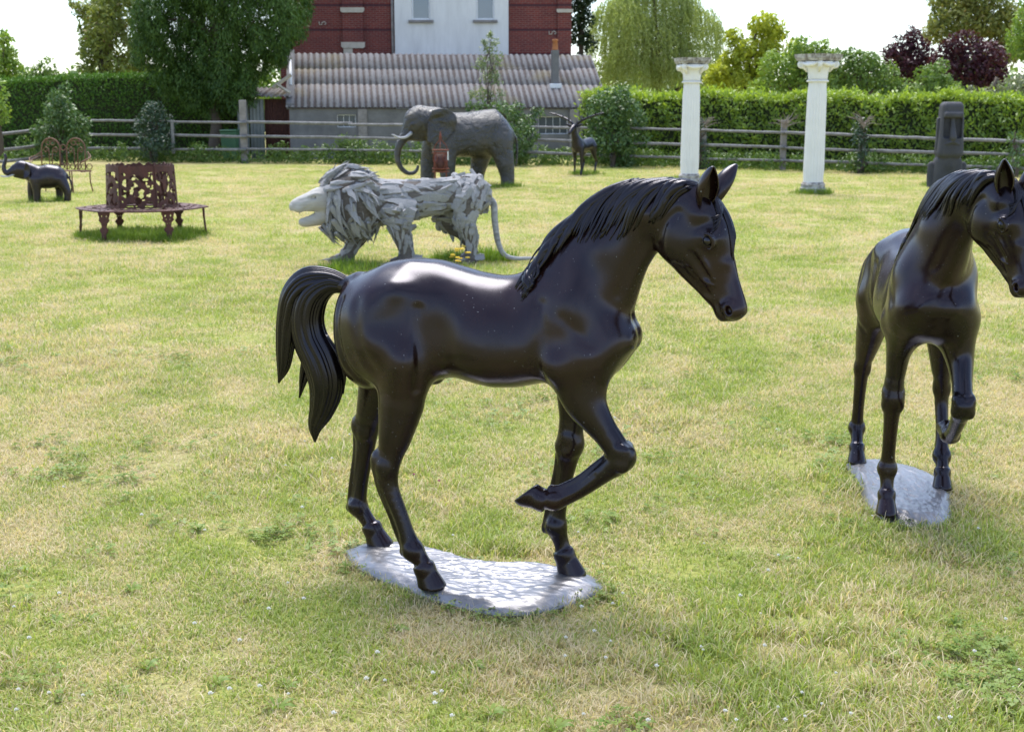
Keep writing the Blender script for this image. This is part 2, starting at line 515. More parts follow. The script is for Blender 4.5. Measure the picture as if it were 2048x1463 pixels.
def leaf_mat(name, dark, light, transl=0.35, gloss=0.4, dry_col=None, dry_amt=0.0, patch=False):
    m, nt, b = mat(name)
    at_ = N(nt, 'ShaderNodeAttribute'); at_.attribute_name = 'rnd'
    rn = at_.outputs['Fac']
    c = mixc(nt, rn, dark, light)
    if dry_col is not None:
        if patch:
            q = N(nt, 'ShaderNodeMath', operation='SUBTRACT'); dn = patch_noise(nt)
            L(nt, remap(nt, dn, 0, 1, 0.14 + dry_amt, 0.84 + dry_amt), q.inputs[0])
            oi = N(nt, 'ShaderNodeObjectInfo'); fr = N(nt, 'ShaderNodeMath', operation='FRACT'); ad = N(nt, 'ShaderNodeMath', operation='MULTIPLY_ADD')
            L(nt, rn, ad.inputs[0]); ad.inputs[1].default_value = 7.31; L(nt, oi.outputs['Random'], ad.inputs[2]); L(nt, ad.outputs[0], fr.inputs[0])
            L(nt, fr.outputs[0], q.inputs[1])
            f = remap(nt, q.outputs[0], -0.06, 0.06)
            c = mixc(nt, oi.outputs['Random'], c, mixc(nt, 0.55, c, light))
        else: f = remap(nt, rn, 1 - dry_amt, 1.0)
        c = mixc(nt, f, c, dry_col)
    L(nt, c, b.inputs['Base Color'])
    b.inputs['Roughness'].default_value = 0.45; b.inputs['Specular IOR Level'].default_value = gloss
    tr = N(nt, 'ShaderNodeBsdfTranslucent'); L(nt, mixc(nt, 1.0, c, (1.0, 1.0, 0.55), 'MULTIPLY'), tr.inputs['Color'])
    mx = N(nt, 'ShaderNodeMixShader'); mx.inputs[0].default_value = transl
    L(nt, b.outputs[0], mx.inputs[1]); L(nt, tr.outputs[0], mx.inputs[2])
    out = [n for n in nt.nodes if n.type == 'OUTPUT_MATERIAL'][0]
    L(nt, mx.outputs[0], out.inputs['Surface'])
    return m
M_grass = leaf_mat('grass_blades', (0.175, 0.275, 0.040), (0.42, 0.485, 0.125), 0.45, 0.3, (0.67, 0.565, 0.38), 0.0, True)
M_tall = leaf_mat('tall_grass_blades', (0.11, 0.21, 0.022), (0.26, 0.36, 0.055), 0.45, 0.3)
M_clover = leaf_mat('clover_leaves', (0.13, 0.215, 0.03), (0.26, 0.33, 0.07), 0.35, 0.3)

def add_rnd(me, r):
    a = me.attributes.new('rnd', 'FLOAT', 'POINT'); a.data.foreach_set('value', np.asarray(r, np.float32))

def blade_tuft(name, n, rad, hmin, hmax, width, lean, seed, mat_):
    r = np.random.default_rng(seed); V = []; Q = []; T = []; RN = []
    for i in range(n):
        a = r.uniform(0, 2 * math.pi); d = rad * math.sqrt(r.uniform(0, 1)); bx, by = d * math.cos(a), d * math.sin(a)
        h = r.uniform(hmin, hmax); az = r.uniform(0, 2 * math.pi); ln = lean * r.uniform(0.2, 1.2)
        dx, dy = math.cos(az), math.sin(az); sx, sy = -dy, dx; w = width * r.uniform(0.6, 1.3)
        tw = r.uniform(-.6, .6); sx2, sy2 = sx * math.cos(tw) + dx * math.sin(tw), sy * math.cos(tw) + dy * math.sin(tw)
        rn = r.uniform(0, 1); b0 = len(V)
        for t, ww in ((0, 0.8), (0.45, 1.0), (0.8, 0.6)):
            off = ln * h * t ** 1.7; z = h * (t - 0.35 * ln * t * t) - 0.004
            for s in (-1, 1): V.append((bx + dx * off + s * sx2 * w * ww / 2, by + dy * off + s * sy2 * w * ww / 2, z))
        V.append((bx + dx * ln * h, by + dy * ln * h, h * (1 - 0.42 * ln) - 0.004)); RN += [rn] * 7
        Q += [(b0, b0 + 1, b0 + 3, b0 + 2), (b0 + 2, b0 + 3, b0 + 5, b0 + 4)]; T.append((b0 + 4, b0 + 5, b0 + 6))
    me = mesh_np(name, V, [Q, T]); add_rnd(me, RN); me.materials.append(mat_)
    return me
def clover_tuft(name, n, rad, seed):
    r = np.random.default_rng(seed); V = []; Q = []; RN = []
    for i in range(n):
        a = r.uniform(0, 2 * math.pi); d = rad * math.sqrt(r.uniform(0, 1)); bx, by, bz = d * math.cos(a), d * math.sin(a), r.uniform(.012, .035)
        rn = r.uniform(0, 1); rot = r.uniform(0, 6.28); sz = r.uniform(.007, .012); tx, ty = r.uniform(-.35, .35, 2)
        for k in range(3):
            an = rot + k * 2.094; c, s = math.cos(an), math.sin(an); b0 = len(V)
            for u, v in ((0, 0), (.8, -.62), (1.25, 0), (.8, .62)):
                x, y = (u * c - v * s) * sz, (u * s + v * c) * sz
                V.append((bx + x, by + y, bz + x * tx + y * ty + (0.0 if v == 0 else 0.0025)))
            Q.append((b0, b0 + 1, b0 + 2, b0 + 3)); RN += [rn] * 4
    me = mesh_np(name, V, [Q]); add_rnd(me, RN); me.materials.append(M_clover)
    return me
def rosette(seed):
    """flat weed rosette: plantain or dandelion leaves"""
    r = np.random.default_rng(seed); V = []; Q = []; RN = []
    for k in range(9):
        a = k * .7 + r.uniform(-.2, .2); ln, w = r.uniform(.05, .10), r.uniform(.006, .011); c, s_ = math.cos(a), math.sin(a); b0 = len(V); rn = r.uniform(0, 1)
        for t, ww in ((0.08, .25), (.35, .8), (.65, 1.0), (.88, .6), (1.0, .05)):
            z = .004 + .030 * math.sin(t * 2.3) * r.uniform(.8, 1.1)
            for q in (-1, 1): V.append((c * ln * t - q * s_ * w * ww, s_ * ln * t + q * c * w * ww, z + .003 * (q + 1)))
        for i in range(4): Q.append((b0 + 2 * i, b0 + 2 * i + 1, b0 + 2 * i + 3, b0 + 2 * i + 2))
        RN += [rn] * 10
    me = mesh_np('weed_rosette', V, [Q]); add_rnd(me, RN); me.materials.append(M_clover)
    return me
def turf_patch(seed):
    """a wider piece of turf: standing blades, lying thatch and a few longer blades"""
    parts = [blade_tuft('a', 210, .17, .012, .034, .0028, 1.0, seed, M_grass), blade_tuft('b', 60, .17, .015, .036, .0024, 1.9, seed + 50, M_grass), blade_tuft('c', 14, .17, .03, .055, .0030, .8, seed + 90, M_grass)]
    V, Q, T, RN, o = [], [], [], [], 0
    for me in parts:
        n = len(me.vertices); v = np.empty(n * 3, np.float32); me.vertices.foreach_get('co', v); V.append(v.reshape(-1, 3))
        rn = np.empty(n, np.float32); me.attributes['rnd'].data.foreach_get('value', rn); RN.append(rn)
        for p in me.polygons: (Q if len(p.vertices) == 4 else T).append([i + o for i in p.vertices])
        o += n; bpy.data.meshes.remove(me)
    me = mesh_np('turf_patch', np.concatenate(V), [Q, T]); add_rnd(me, np.concatenate(RN)); me.materials.append(M_grass)
    return me
tufts = bpy.data.collections.new('tuft_library')
def lib(me, i):
    o = bpy.data.objects.new('tuft_%02d' % i, me); tufts.objects.link(o)
lib_meshes = [blade_tuft('grass_tuft', 30, .055, .012, .032, .0028, 1.0, s, M_grass) for s in (1, 2, 3)] \
    + [blade_tuft('thatch_tuft', 26, .065, .015, .036, .0024, 1.9, 9, M_grass)] \
    + [clover_tuft('clover_tuft', 15, .06, 4)] \
    + [blade_tuft('long_tuft', 24, .045, .030, .075, .0034, .8, s, M_grass) for s in (5, 6)] \
    + [blade_tuft('lush_tuft', 34, .10, .08, .20, .0060, .6, s, M_tall) for s in (7, 8)] \
    + [turf_patch(s) for s in (11, 12, 13, 14)] \
    + [rosette(s) for s in (21, 22)]
for i, me in enumerate(lib_meshes): lib(me, i)

def scatter_object(name, P, scl, rot, var):
    me = bpy.data.meshes.new(name); me.vertices.add(len(P)); me.vertices.foreach_set('co', np.asarray(P, np.float32).ravel())
    for nm, ty, data in (('scl', 'FLOAT', scl), ('rot', 'FLOAT', rot), ('var', 'INT', var)):
        a = me.attributes.new(nm, ty, 'POINT'); a.data.foreach_set('value', np.asarray(data, np.int32 if ty == 'INT' else np.float32))
    o = bpy.data.objects.new(name, me); COL.objects.link(o)
    ng = bpy.data.node_groups.new(name + '_nodes', 'GeometryNodeTree')
    ng.interface.new_socket('Geometry', in_out='INPUT', socket_type='NodeSocketGeometry')
    ng.interface.new_socket('Geometry', in_out='OUTPUT', socket_type='NodeSocketGeometry')
    gi, go = ng.nodes.new('NodeGroupInput'), ng.nodes.new('NodeGroupOutput')
    m2p = ng.nodes.new('GeometryNodeMeshToPoints')
    iop = ng.nodes.new('GeometryNodeInstanceOnPoints'); iop.inputs['Pick Instance'].default_value = True
    ci = ng.nodes.new('GeometryNodeCollectionInfo'); ci.inputs['Collection'].default_value = tufts
    ci.inputs['Separate Children'].default_value = True; ci.inputs['Reset Children'].default_value = True
    def na(nm, ty):
        n = ng.nodes.new('GeometryNodeInputNamedAttribute'); n.data_type = ty; n.inputs['Name'].default_value = nm; return n.outputs[0]
    cx = ng.nodes.new('ShaderNodeCombineXYZ'); ng.links.new(na('rot', 'FLOAT'), cx.inputs['Z'])
    ng.links.new(gi.outputs[0], m2p.inputs['Mesh']); ng.links.new(m2p.outputs[0], iop.inputs['Points'])
    ng.links.new(ci.outputs[0], iop.inputs['Instance']); ng.links.new(na('var', 'INT'), iop.inputs['Instance Index'])
    ng.links.new(cx.outputs[0], iop.inputs['Rotation']); ng.links.new(na('scl', 'FLOAT'), iop.inputs['Scale'])
    ng.links.new(iop.outputs[0], go.inputs[0])
    md = o.modifiers.new('scatter', 'NODES'); md.node_group = ng
    return o

def in_poly(P, poly):
    x, y = P[:, 0], P[:, 1]; ins = np.zeros(len(P), bool); n = len(poly)
    for i in range(n):
        (x0, y0), (x1, y1) = poly[i], poly[(i + 1) % n]
        c = ((y0 > y) != (y1 > y)) & (x < (x1 - x0) * (y - y0) / (y1 - y0 + 1e-12) + x0); ins ^= c
    return ins
def to_world(outline, loc, yaw, s):
    c, n = math.cos(yaw), math.sin(yaw); cx = np.mean(outline, 0)
    return [(loc[0] + c * x - n * y, loc[1] + n * x + c * y) for x, y in [(cx + (np.array(p) - cx) * s) for p in outline]]
PLATE1 = [(-.564, .124), (-.47, 0), (-.313, -.101), (-.102, -.198), (.059, -.242), (.185, -.254), (.298, -.191), (.378, -.07), (.43, .044), (.419, .114), (.354, .183), (.191, .205), (.026, .16), (-.098, .147), (-.224, .213), (-.395, .239), (-.542, .203)]
PLATE2 = [(-.476, -.209), (-.212, -.187), (.184, -.165), (.311, -.122), (.385, -.034), (.374, .059), (.30, .126), (.128, .17), (-.163, .202), (-.35, .16), (-.53, .02), (-.565, -.125)]
plates = [to_world(PLATE1, (-.125, 4.162), R(-20), 0.965), to_world(PLATE2, (1.638, 5.12), R(-100), 0.965)]
nearplates = [to_world(PLATE1, (-.125, 4.162), R(-20), 1.75), to_world(PLATE2, (1.638, 5.12), R(-100), 1.9)]
BARE = [(*gd(1715, 527)[:2], .30, .16), (*gd(1995, 605)[:2], .25, .22), (*gd(1960, 640)[:2], .12, .08), (*gd(1225, 1345)[:2], .10, .08), (*gd(1250, 1380)[:2], .09, .05), (*gd(1450, 1345)[:2], .04, .04), (*gd(400, 880)[:2], .16, .05), (*gd(200, 955)[:2], .18, .06), (*gd(60, 1190)[:2], .14, .06), (*gd(1500, 1095)[:2], .12, .05), (*gd(1900, 1335)[:2], .12, .05), (*gd(1650, 1240)[:2], .13, .05), (*gd(1380, 1250)[:2], .10, .04), (*gd(640, 790)[:2], .2, .06), (*gd(1330, 830)[:2], .2, .06), (*gd(250, 720)[:2], .25, .07)]
SP_, SS_, SR_, SV_ = [], [], [], []
def scatter(y0, y1, dens, smin_, smax_, probs, seed, patch=0.0):
    r = np.random.default_rng(seed)
    w1 = 0.41 * y1 + 0.9; n = int(dens * 2 * w1 * (y1 - y0))
    P = np.stack([r.uniform(-w1, w1, n), r.uniform(y0, y1, n), np.zeros(n)], 1)
    P = P[np.abs(P[:, 0]) < 0.41 * P[:, 1] + 0.9]
    keep = np.ones(len(P), bool)
    for q in plates: keep &= ~in_poly(P, q)
    for bx, by, rx, ry in BARE: keep &= ~((((P[:, 0] - bx) / rx) ** 2 + ((P[:, 1] - by) / ry) ** 2 < r.uniform(0.1, 1.0, len(P))))
    P = P[keep]; n = len(P)
    if patch > 0:
        npl = np.zeros(n, bool)
        for q in nearplates: npl |= in_poly(P, q)
        for bx, by, rx, ry in BARE: npl |= ((P[:, 0] - bx) / (rx + .15)) ** 2 + ((P[:, 1] - by) / (ry + .15)) ** 2 < 1
        u0 = r.uniform(0, 1, n); big = (~npl) & (u0 < patch); small = npl | ((~npl) & (u0 > 1 - .20)); sel = big | small; P, big = P[sel], big[sel]; n = len(P)
    else: big = np.zeros(n, bool)
    f = np.clip((40 - P[:, 1]) / 6, 0, 1); nr = np.clip(np.hypot(P[:, 0] + .1, P[:, 1] - 4.2) - .9, 0, 1) * np.clip(np.hypot(P[:, 0] - 1.6, P[:, 1] - 5.1) - .9, 0, 1)
    P[:, 2] = lawn_height(P[:, 0], P[:, 1]) * f * nr
    # clumps: clover and longer grass gather in patches
    pn = 0.5 + 0.25 * np.sin(P[:, 0] * 1.9 + 1.3 * np.sin(P[:, 1] * 1.1)) + 0.25 * np.sin(P[:, 1] * 2.6 + 1.7 * np.sin(P[:, 0] * 1.4 + 2))
    pn2 = 0.5 + 0.25 * np.sin(P[:, 0] * 3.1 + 4 + 1.3 * np.sin(P[:, 1] * 2.3)) + 0.25 * np.sin(P[:, 1] * 1.7 + 1.9 * np.sin(P[:, 0] * 2.2))
    u = r.uniform(0, 1, n); v = r.integers(0, 3, n)
    v = np.where(u < probs[0], 3, v)
    v = np.where((u > 1 - probs[1] * 3 * np.clip(pn - 0.45, 0, 1)), 4, v)
    v = np.where((r.uniform(0, 1, n) < probs[2] * 4 * np.clip(pn2 - 0.55, 0, 1)), r.integers(5, 7, n), v)
    v = np.where(big, r.integers(9, 13, n), v)
    SP_.append(P); SS_.append(r.uniform(smin_, smax_, n)); SR_.append(r.uniform(0, 6.28, n)); SV_.append(v)
scatter(2.6, 5.2, 760, .75, 1.25, (.15, .22, .75), 1, .125)
scatter(5.2, 8.5, 480, .9, 1.4, (.15, .12, .7), 2, .125)
scatter(8.5, 15, 200, 1.1, 1.8, (.15, 0, .6), 3, .125)
scatter(15, 26, 70, 1.4, 2.2, (.2, 0, .1), 4, .125)
scatter(26, 37, 34, 1.5, 2.4, (.2, 0, .0), 5, .125)
def ring(cx, cy, rx, ry, n, smin_, smax_, vs, seed, hollow=0.0):
    r = np.random.default_rng(seed); a = r.uniform(0, 6.283, n); d = np.sqrt(r.uniform(hollow, 1, n))
    P = np.stack([cx + rx * d * np.cos(a), cy + ry * d * np.sin(a), np.zeros(n)], 1)
    for q in plates: P = P[~in_poly(P, q)]
    n = len(P); SP_.append(P); SS_.append(r.uniform(smin_, smax_, n)); SR_.append(r.uniform(0, 6.28, n)); SV_.append(r.choice(vs, n))
# longer grass left by the mower round the statues
for q in plates:
    q = np.array(q); r = np.random.default_rng(77)
    for k in range(len(q)):
        for t in np.linspace(0, 1, 16, endpoint=False):
            p = q[k] * (1 - t) + q[(k + 1) % len(q)] * t; c0 = q.mean(0); o = p + (p - c0) / np.linalg.norm(p - c0) * (abs(r.normal(0.012, .025)) - .006)
            SP_.append(np.array([[o[0], o[1], 0]])); SS_.append(np.array([r.uniform(.55, .95)])); SR_.append(np.array([r.uniform(0, 6.28)])); SV_.append(np.array([r.choice([0, 1, 4, 5, 6])]))
p = gd(885, 1188); ring(p[0], p[1] - .02, .14, .05, 40, .5, .9, [5, 6], 31)
p = gd(1000, 1105); ring(p[0], p[1] + .03, .25, .07, 90, .7, 1.1, [5, 6], 32)
p = gd(290, 474); ring(p[0], p[1], .84, .78, 420, .45, .85, [7, 8], 33)
for px, py, rr, n in ((1000, 376, .5, 50), (1625, 389, .42, 80), (1890, 374, .55, 70), (1378, 362, .4, 50), (1170, 349, .5, 40), (935, 522, .35, 60), (985, 522, .25, 30), (95, 404, .35, 16), (700, 545, .35, 40)):
    p = gd(px, py); ring(p[0], p[1], rr, rr * .8, n, .6, 1.1, [7, 8, 5], 40 + n)
p = gd(1900, 1470); ring(p[0] - .15, p[1] + .1, .42, .18, 150, .8, 1.2, [5, 6], 51)
p = gd(1950, 1000); ring(p[0], p[1], .25, .2, 60, .8, 1.3, [5, 6], 52)
p = gd(1000, 1330); ring(p[0], p[1], .45, .2, 110, .7, 1.05, [5, 6], 53)
r = np.random.default_rng(88)
for k in range(46):
    p = gd(r.uniform(-20, 2070), 1470 - 820 * r.uniform(0, 1) ** 1.3)
    if any(in_poly(np.array([p[:2]]), q)[0] for q in nearplates): continue
    SP_.append(p[None] * np.array([1, 1, 0])); SS_.append(np.array([r.uniform(.4, .65)])); SR_.append(np.array([r.uniform(0, 6.28)])); SV_.append(np.array([r.integers(13, 15)]))
grass = scatter_object('grass', np.concatenate(SP_), np.concatenate(SS_), np.concatenate(SR_), np.concatenate(SV_))
tag(grass, 'short patchy green and straw coloured lawn grass with clover', 'grass', kind='stuff')

# clover blossoms and a few small weeds
m, nt, b = mat('clover_blossom'); M_blossom = m
b.inputs['Base Color'].default_value = (0.72, 0.70, 0.64, 1); b.inputs['Roughness'].default_value = 0.8
def flower_field(name, spots, size, mat_, stem=0.035):
    mb = MB(); r = random.Random(4)
    for x, y in spots:
        s = size * r.uniform(0.7, 1.15); z = stem * r.uniform(0.8, 1.3)
        for k in range(9):
            a = k * 2.4; d = s * 0.62 * math.sqrt(k / 9); zz = z + s * 0.55 * (1 - k / 9)
            p0 = Vector((x + d * math.cos(a) * .4, y + d * math.sin(a) * .4, zz)); p1 = Vector((x + d * math.cos(a) * 1.4, y + d * math.sin(a) * 1.4, zz + s * .5))
            mb.tube([p0, (p0 + p1) / 2, p1], [s * .10, s * .2, s * .07], 5)
    return mb.build(name, mat_)
r = np.random.default_rng(21)
spots = [tuple(gd(r.uniform(10, 2040), 1463 - (r.uniform(0, 1) ** 1.5) * 700)[:2]) for _ in range(70)]
spots += [tuple(gd(x, y)[:2]) for x, y in ((576, 1182), (755, 1330), (733, 1382), (668, 1455), (608, 1222), (1225, 1225), (1245, 1212), (605, 1037), (1130, 1338), (120, 1210), (60, 1300), (520, 1400), (30, 1240), (480, 1300), (870, 1420))]
spots = [s for s in spots if not any(in_poly(np.array([s]), q)[0] for q in plates)]
tag(flower_field('clover_flowers', spots, 0.0095, M_blossom), 'tiny white clover blossoms dotted over the near lawn', 'clover', kind='stuff')
m, nt, b = mat('pink_clover'); b.inputs['Base Color'].default_value = (0.45, 0.10, 0.22, 1); M_pink = m
tag(flower_field('red_clover_flowers', [tuple(gd(x, y)[:2]) for x, y in ((828, 968), (878, 982), (660, 828))], 0.010, M_pink, .05), 'few pink clover blossoms beneath the large bronze horse', 'clover', kind='stuff')
m, nt, b = mat('yellow_petals'); b.inputs['Base Color'].default_value = (0.75, 0.50, 0.03, 1); M_yellow = m
fl = [(917 + 7 * math.cos(k * 1.9) * (k % 4 + .5), 536 + 6 * math.sin(k * 2.3)) for k in range(14)]
mbf = MB(); r5 = random.Random(8)
for x, y in fl:
    p = gd(x, y); z = r5.uniform(.06, .22)
    for k in range(7):
        a = k * 0.9; mbf.tube([(p[0], p[1], z), (p[0] + .014 * math.cos(a), p[1] + .014 * math.sin(a), z + .006), (p[0] + .026 * math.cos(a), p[1] + .026 * math.sin(a), z + .002)], [.004, .009, .003], 4)
tag(mbf.build('yellow_flowers', M_yellow), 'cluster of small yellow flowers by the lion\'s hind paws', 'flowers', kind='stuff')
# ------------------------------------------------------------------ fence, outbuilding, house
def flatmat(name, c1, c2, scale=6, rough=.85, bump=.3, spec=.3, stretch=None):
    m, nt, b = mat(name); co = objco(nt)
    if stretch:
        mp = N(nt, 'ShaderNodeMapping'); mp.inputs['Scale'].default_value = stretch; L(nt, co, mp.inputs['Vector']); co = mp.outputs['Vector']
    n_ = noise(nt, co, scale, 6, .65); L(nt, mixc(nt, remap(nt, n_, .3, .7), c1, c2), b.inputs['Base Color'])
    b.inputs['Roughness'].default_value = rough; b.inputs['Specular IOR Level'].default_value = spec
    if bump: bumpn(nt, b, n_, bump, .02)
    return m
M_rail = flatmat('weathered_rail', (0.1275, 0.1237, 0.1237), (0.2700, 0.2625, 0.2625), 7, .85, .5, .3)
M_post = flatmat('concrete_post', (.17, .155, .15), (.30, .275, .27), 5)
M_wallc = flatmat('render_wall', (.11, .108, .112), (.21, .205, .21), 1.6)
M_white = flatmat('white_render', (.62, .61, .61), (.78, .77, .77), 1.6, .8, .1, .3, (1.6, 1.6, .35))
M_stone = flatmat('stone_band', (.42, .37, .30), (.56, .51, .44), 5)
M_frame = flatmat('window_frame_white', (.66, .67, .70), (.74, .75, .78), 3, .45, .0)
M_dark = flatmat('dark_gutter', (.02, .02, .022), (.04, .04, .042), 3, .6, 0)
M_pot = flatmat('terracotta', (.34, .13, .055), (.45, .19, .08), 9)
M_iron = flatmat('galvanised_sheet', (.16, .18, .20), (.27, .29, .31), 2, .55, 0, .5, (1, 1, .3))
M_rustdoor = flatmat('rusty_door', (.05, .022, .022), (.10, .04, .035), 3, .8, .1, .3, (4, 4, .5))
M_bin = flatmat('green_plastic', (.035, .10, .05), (.05, .14, .07), 2, .5, 0, .5)
m, nt, b = mat('window_glass'); M_glass = m
b.inputs['Base Color'].default_value = (.10, .13, .18, 1); b.inputs['Roughness'].default_value = .06; b.inputs['IOR'].default_value = 1.6; b.inputs['Specular IOR Level'].default_value = .9
m, nt, b = mat('dirty_glass'); M_glassd = m
b.inputs['Base Color'].default_value = (.07, .08, .09, 1); b.inputs['Roughness'].default_value = .25
# brick
m, nt, b = mat('red_brick'); M_brick = m
co = objco(nt); mp = N(nt, 'ShaderNodeMapping'); mp.inputs['Rotation'].default_value = (R(90), 0, 0); L(nt, co, mp.inputs['Vector'])
bt = N(nt, 'ShaderNodeTexBrick', Scale=1.0); bt.inputs['Brick Width'].default_value = .225; bt.inputs['Row Height'].default_value = .075; bt.inputs['Mortar Size'].default_value = .009
bt.inputs['Color1'].default_value = (.20, .034, .024, 1); bt.inputs['Color2'].default_value = (.13, .021, .019, 1); bt.inputs['Mortar'].default_value = (.20, .12, .10, 1); bt.inputs['Bias'].default_value = -.1
L(nt, mp.outputs['Vector'], bt.inputs['Vector'])
nb = noise(nt, co, 1.3, 5, .6)
sx = N(nt, 'ShaderNodeSeparateXYZ'); L(nt, co, sx.inputs[0]); wv = N(nt, 'ShaderNodeMath', operation='FRACT'); dv = N(nt, 'ShaderNodeMath', operation='DIVIDE'); dv.inputs[1].default_value = .9
L(nt, sx.outputs['Z'], dv.inputs[0]); L(nt, dv.outputs[0], wv.inputs[0])
band = remap(nt, wv.outputs[0], .10, .085)
c = mixc(nt, remap(nt, nb, .35, .75, 0, .45), bt.outputs['Color'], (.075, .016, .018))
c = mixc(nt, band, c, (.06, .016, .022))
L(nt, c, b.inputs['Base Color']); b.inputs['Roughness'].default_value = .85; bumpn(nt, b, bt.outputs['Fac'], -.3, .01)

# rail fence
fence = empty('rail_fence', tuple(gd(1000, 331))); tag(fence, 'weathered grey three-rail fence running across the back of the lawn', 'fence')
fo = np.array(fence.location)
FX = [-30, 165, 350, 1280, 1850, 2110]; FY = [41.6, 41, 39.7, 36.3, 32.3, 30.6]
fY = lambda px: float(np.interp(px, FX, FY))
tops = {0: ([165, 350, 800, 1065, 1280, 1700, 1860, 2100], [241, 243, 249, 253, 257, 270, 276, 286]),
        1: ([165, 350, 800, 1065, 1280, 1700, 1860, 2100], [269.5, 271, 276, 280, 286, 300, 304, 312]),
        2: ([165, 350, 800, 1065, 1280, 1700, 1860, 2100], [296.5, 298, 301, 305, 314, 325, 330, 340])}
posts = [310, 490, 1225, 1405, 1565, 1722, 2030]
joints = [150, 310, 490, 700, 860, 1035, 1225, 1405, 1565, 1722, 1875, 2030, 2110]
rr = random.Random(3)
for lv in range(3):
    for a, c in zip(joints[:-1], joints[1:]):
        pts = []; rad = []
        j0, j1 = rr.uniform(-1.2, 1.2), rr.uniform(-1.2, 1.2); big = rr.uniform(.042, .056)
        for t in np.linspace(-.015, 1.015, 8):
            px = a + (c - a) * t; py = np.interp(px, *tops[lv]) + j0 * (1 - t) + j1 * t + rr.uniform(-.5, .5)
            pts.append(at(px, py, fY(px) - .10 + (.03 if joints.index(c) % 2 else -.03)) - fo); rad.append(big * rr.uniform(.92, 1.08))
        MB().tube(pts, rad, 9, True, .8).build('rail', M_rail, fence, True)
for px in posts:
    Y = fY(px) + .02; g = at(px, 330, Y); x, y = g[0] - fo[0], g[1] - fo[1]
    tall = at(px, 200 if px == 490 else (240 if px == 1565 else np.interp(px, *tops[0]) - 6), Y)[2]
    w = .10 if px in (490, 660) else .075
    MB().box((x - w, y - .07, -.1), (x + w, y + .07, tall)).build('post', M_post, fence, bevel=.012)
g = at(350, 330, 39.5); x, y = g[0] - fo[0], g[1] - fo[1]
MB().box((x - .045, y - .12, .28), (x + .045, y - .06, at(350, 240, 39.5)[2])).build('post', M_rail, fence, bevel=.01)
# sloping side rails at the left corner
side = empty('side_fence', tuple(at(80, 325, 38.5) * np.array([1, 1, 0]))); tag(side, 'sloping grey rails running off the left edge behind the small elephant', 'fence'); so = np.array(side.location)
for (xa, ya), (xb, yb) in (((-40, 272), (138, 250)), ((-40, 304), (140, 282)), ((-20, 325), (136, 306))):
    q = [at(xa + (xb - xa) * t, ya + (yb - ya) * t + 2 * math.sin(t * 3), 36.5 + 2.6 * t) - so for t in np.linspace(0, 1, 8)]
    MB().tube(q, .062, 9, True, .8).build('rail', M_rail, side, True)
for px, Y in ((-60, 36.4),):
    g = at(px, 330, Y) - so; MB().box((g[0] - .07, g[1] + .03, -.1), (g[0] + .07, g[1] + .15, 1.25)).build('post', M_post, side, bevel=.012)

# outbuilding with a corrugated roof
SY = R(8.2)
s0 = at(581, 300, 42.6); shed = empty('outbuilding', (s0[0], s0[1], 0), SY)
tag(shed, 'low grey rendered outbuilding with a corrugated roof before the house', 'outbuilding')
SL, EZ, RZ, RD = 10.1, 1.66, 3.42, 3.15          # length, eave height, ridge height, run of the slope
wmb = MB()
wins = [(1.55, 2.15, 1.02, 1.42), (4.0, 4.6, 1.02, 1.42), (8.25, 9.25, .78, 1.36)]
xs = [0] + [v for w in wins for v in w[:2]] + [SL]
for i in range(0, len(xs), 2): wmb.box((xs[i], 0, -.1), (xs[i + 1], .22, EZ - .04))
for a, c, z0, z1 in wins: wmb.box((a, 0, -.1), (c, .22, z0)); wmb.box((a, 0, z1), (c, .22, EZ - .04))
wmb.box((0, .22, -.1), (.2, 2 * RD, EZ - .04)); wmb.box((SL - .2, .22, -.1), (SL, 2 * RD, EZ - .04))
wmb.build('wall', M_wallc, shed)
for gx0 in (-.08, SL - .22):
    gm = MB(); P_ = [(-.02, EZ - .06), (-.02, EZ + .12), (RD, RZ + .22), (2 * RD, EZ + .12), (2 * RD, EZ - .06)] if gx0 < 1 else [(.1, EZ - .06), (RD, RZ - .12), (2 * RD - .1, EZ - .06)]
    n = len(P_); gm.add([(gx0, y_, z_) for y_, z_ in P_] + [(gx0 + .24, y_, z_) for y_, z_ in P_], [tuple(range(n)), tuple(reversed(range(n, 2 * n)))] + [((i + 1) % n, i, n + i, n + (i + 1) % n) for i in range(n)])
    gm.build('gable', M_wallc, shed)
for a, c, z0, z1 in wins:
    fr = MB().box((a, .06, z0), (c, .10, z0 + .02)).box((a, .06, z1 - .02), (c, .10, z1)).box((a, .06, z0 + .02), (a + .02, .10, z1 - .02)).box((c - .02, .06, z0 + .02), (c, .10, z1 - .02)).build('window', M_frame, shed)
    k = 3 if c - a < .8 else 4
    for i in range(k):
        x0 = a + .02 + (c - a - .04) * i / k; x1 = a + .02 + (c - a - .04) * (i + 1) / k
        MB().box((x0 + .006, .085, z0 + .02), (x1 - .006, .09, z1 - .02)).build('pane', M_glassd, fr)
        if i: MB().box((x0 - .006, .07, z0 + .02), (x0 + .006, .098, z1 - .02)).build('glazing_bar', M_frame, fr)
for x in (2.22, 9.3, 5.9): MB().box((x, -.09, -.1), (x + .30, -.003, EZ - .05)).build('pilaster', M_post, shed, bevel=.01)
MB().box((-.05, -.10, EZ - .03), (SL + .05, -.02, EZ + .015)).build('gutter', M_dark, shed)
m, nt, b = mat('asbestos_sheet'); M_roof = m
co = objco(nt); n1 = noise(nt, co, 1.1, 5, .6); n2 = noise(nt, co, 13, 4, .7); n3 = noise(nt, co, .7, 3, .5)
mp = N(nt, 'ShaderNodeMapping'); mp.inputs['Scale'].default_value = (1.5, .35, .35); L(nt, co, mp.inputs['Vector']); n4 = noise(nt, mp.outputs['Vector'], 7, 5, .7)
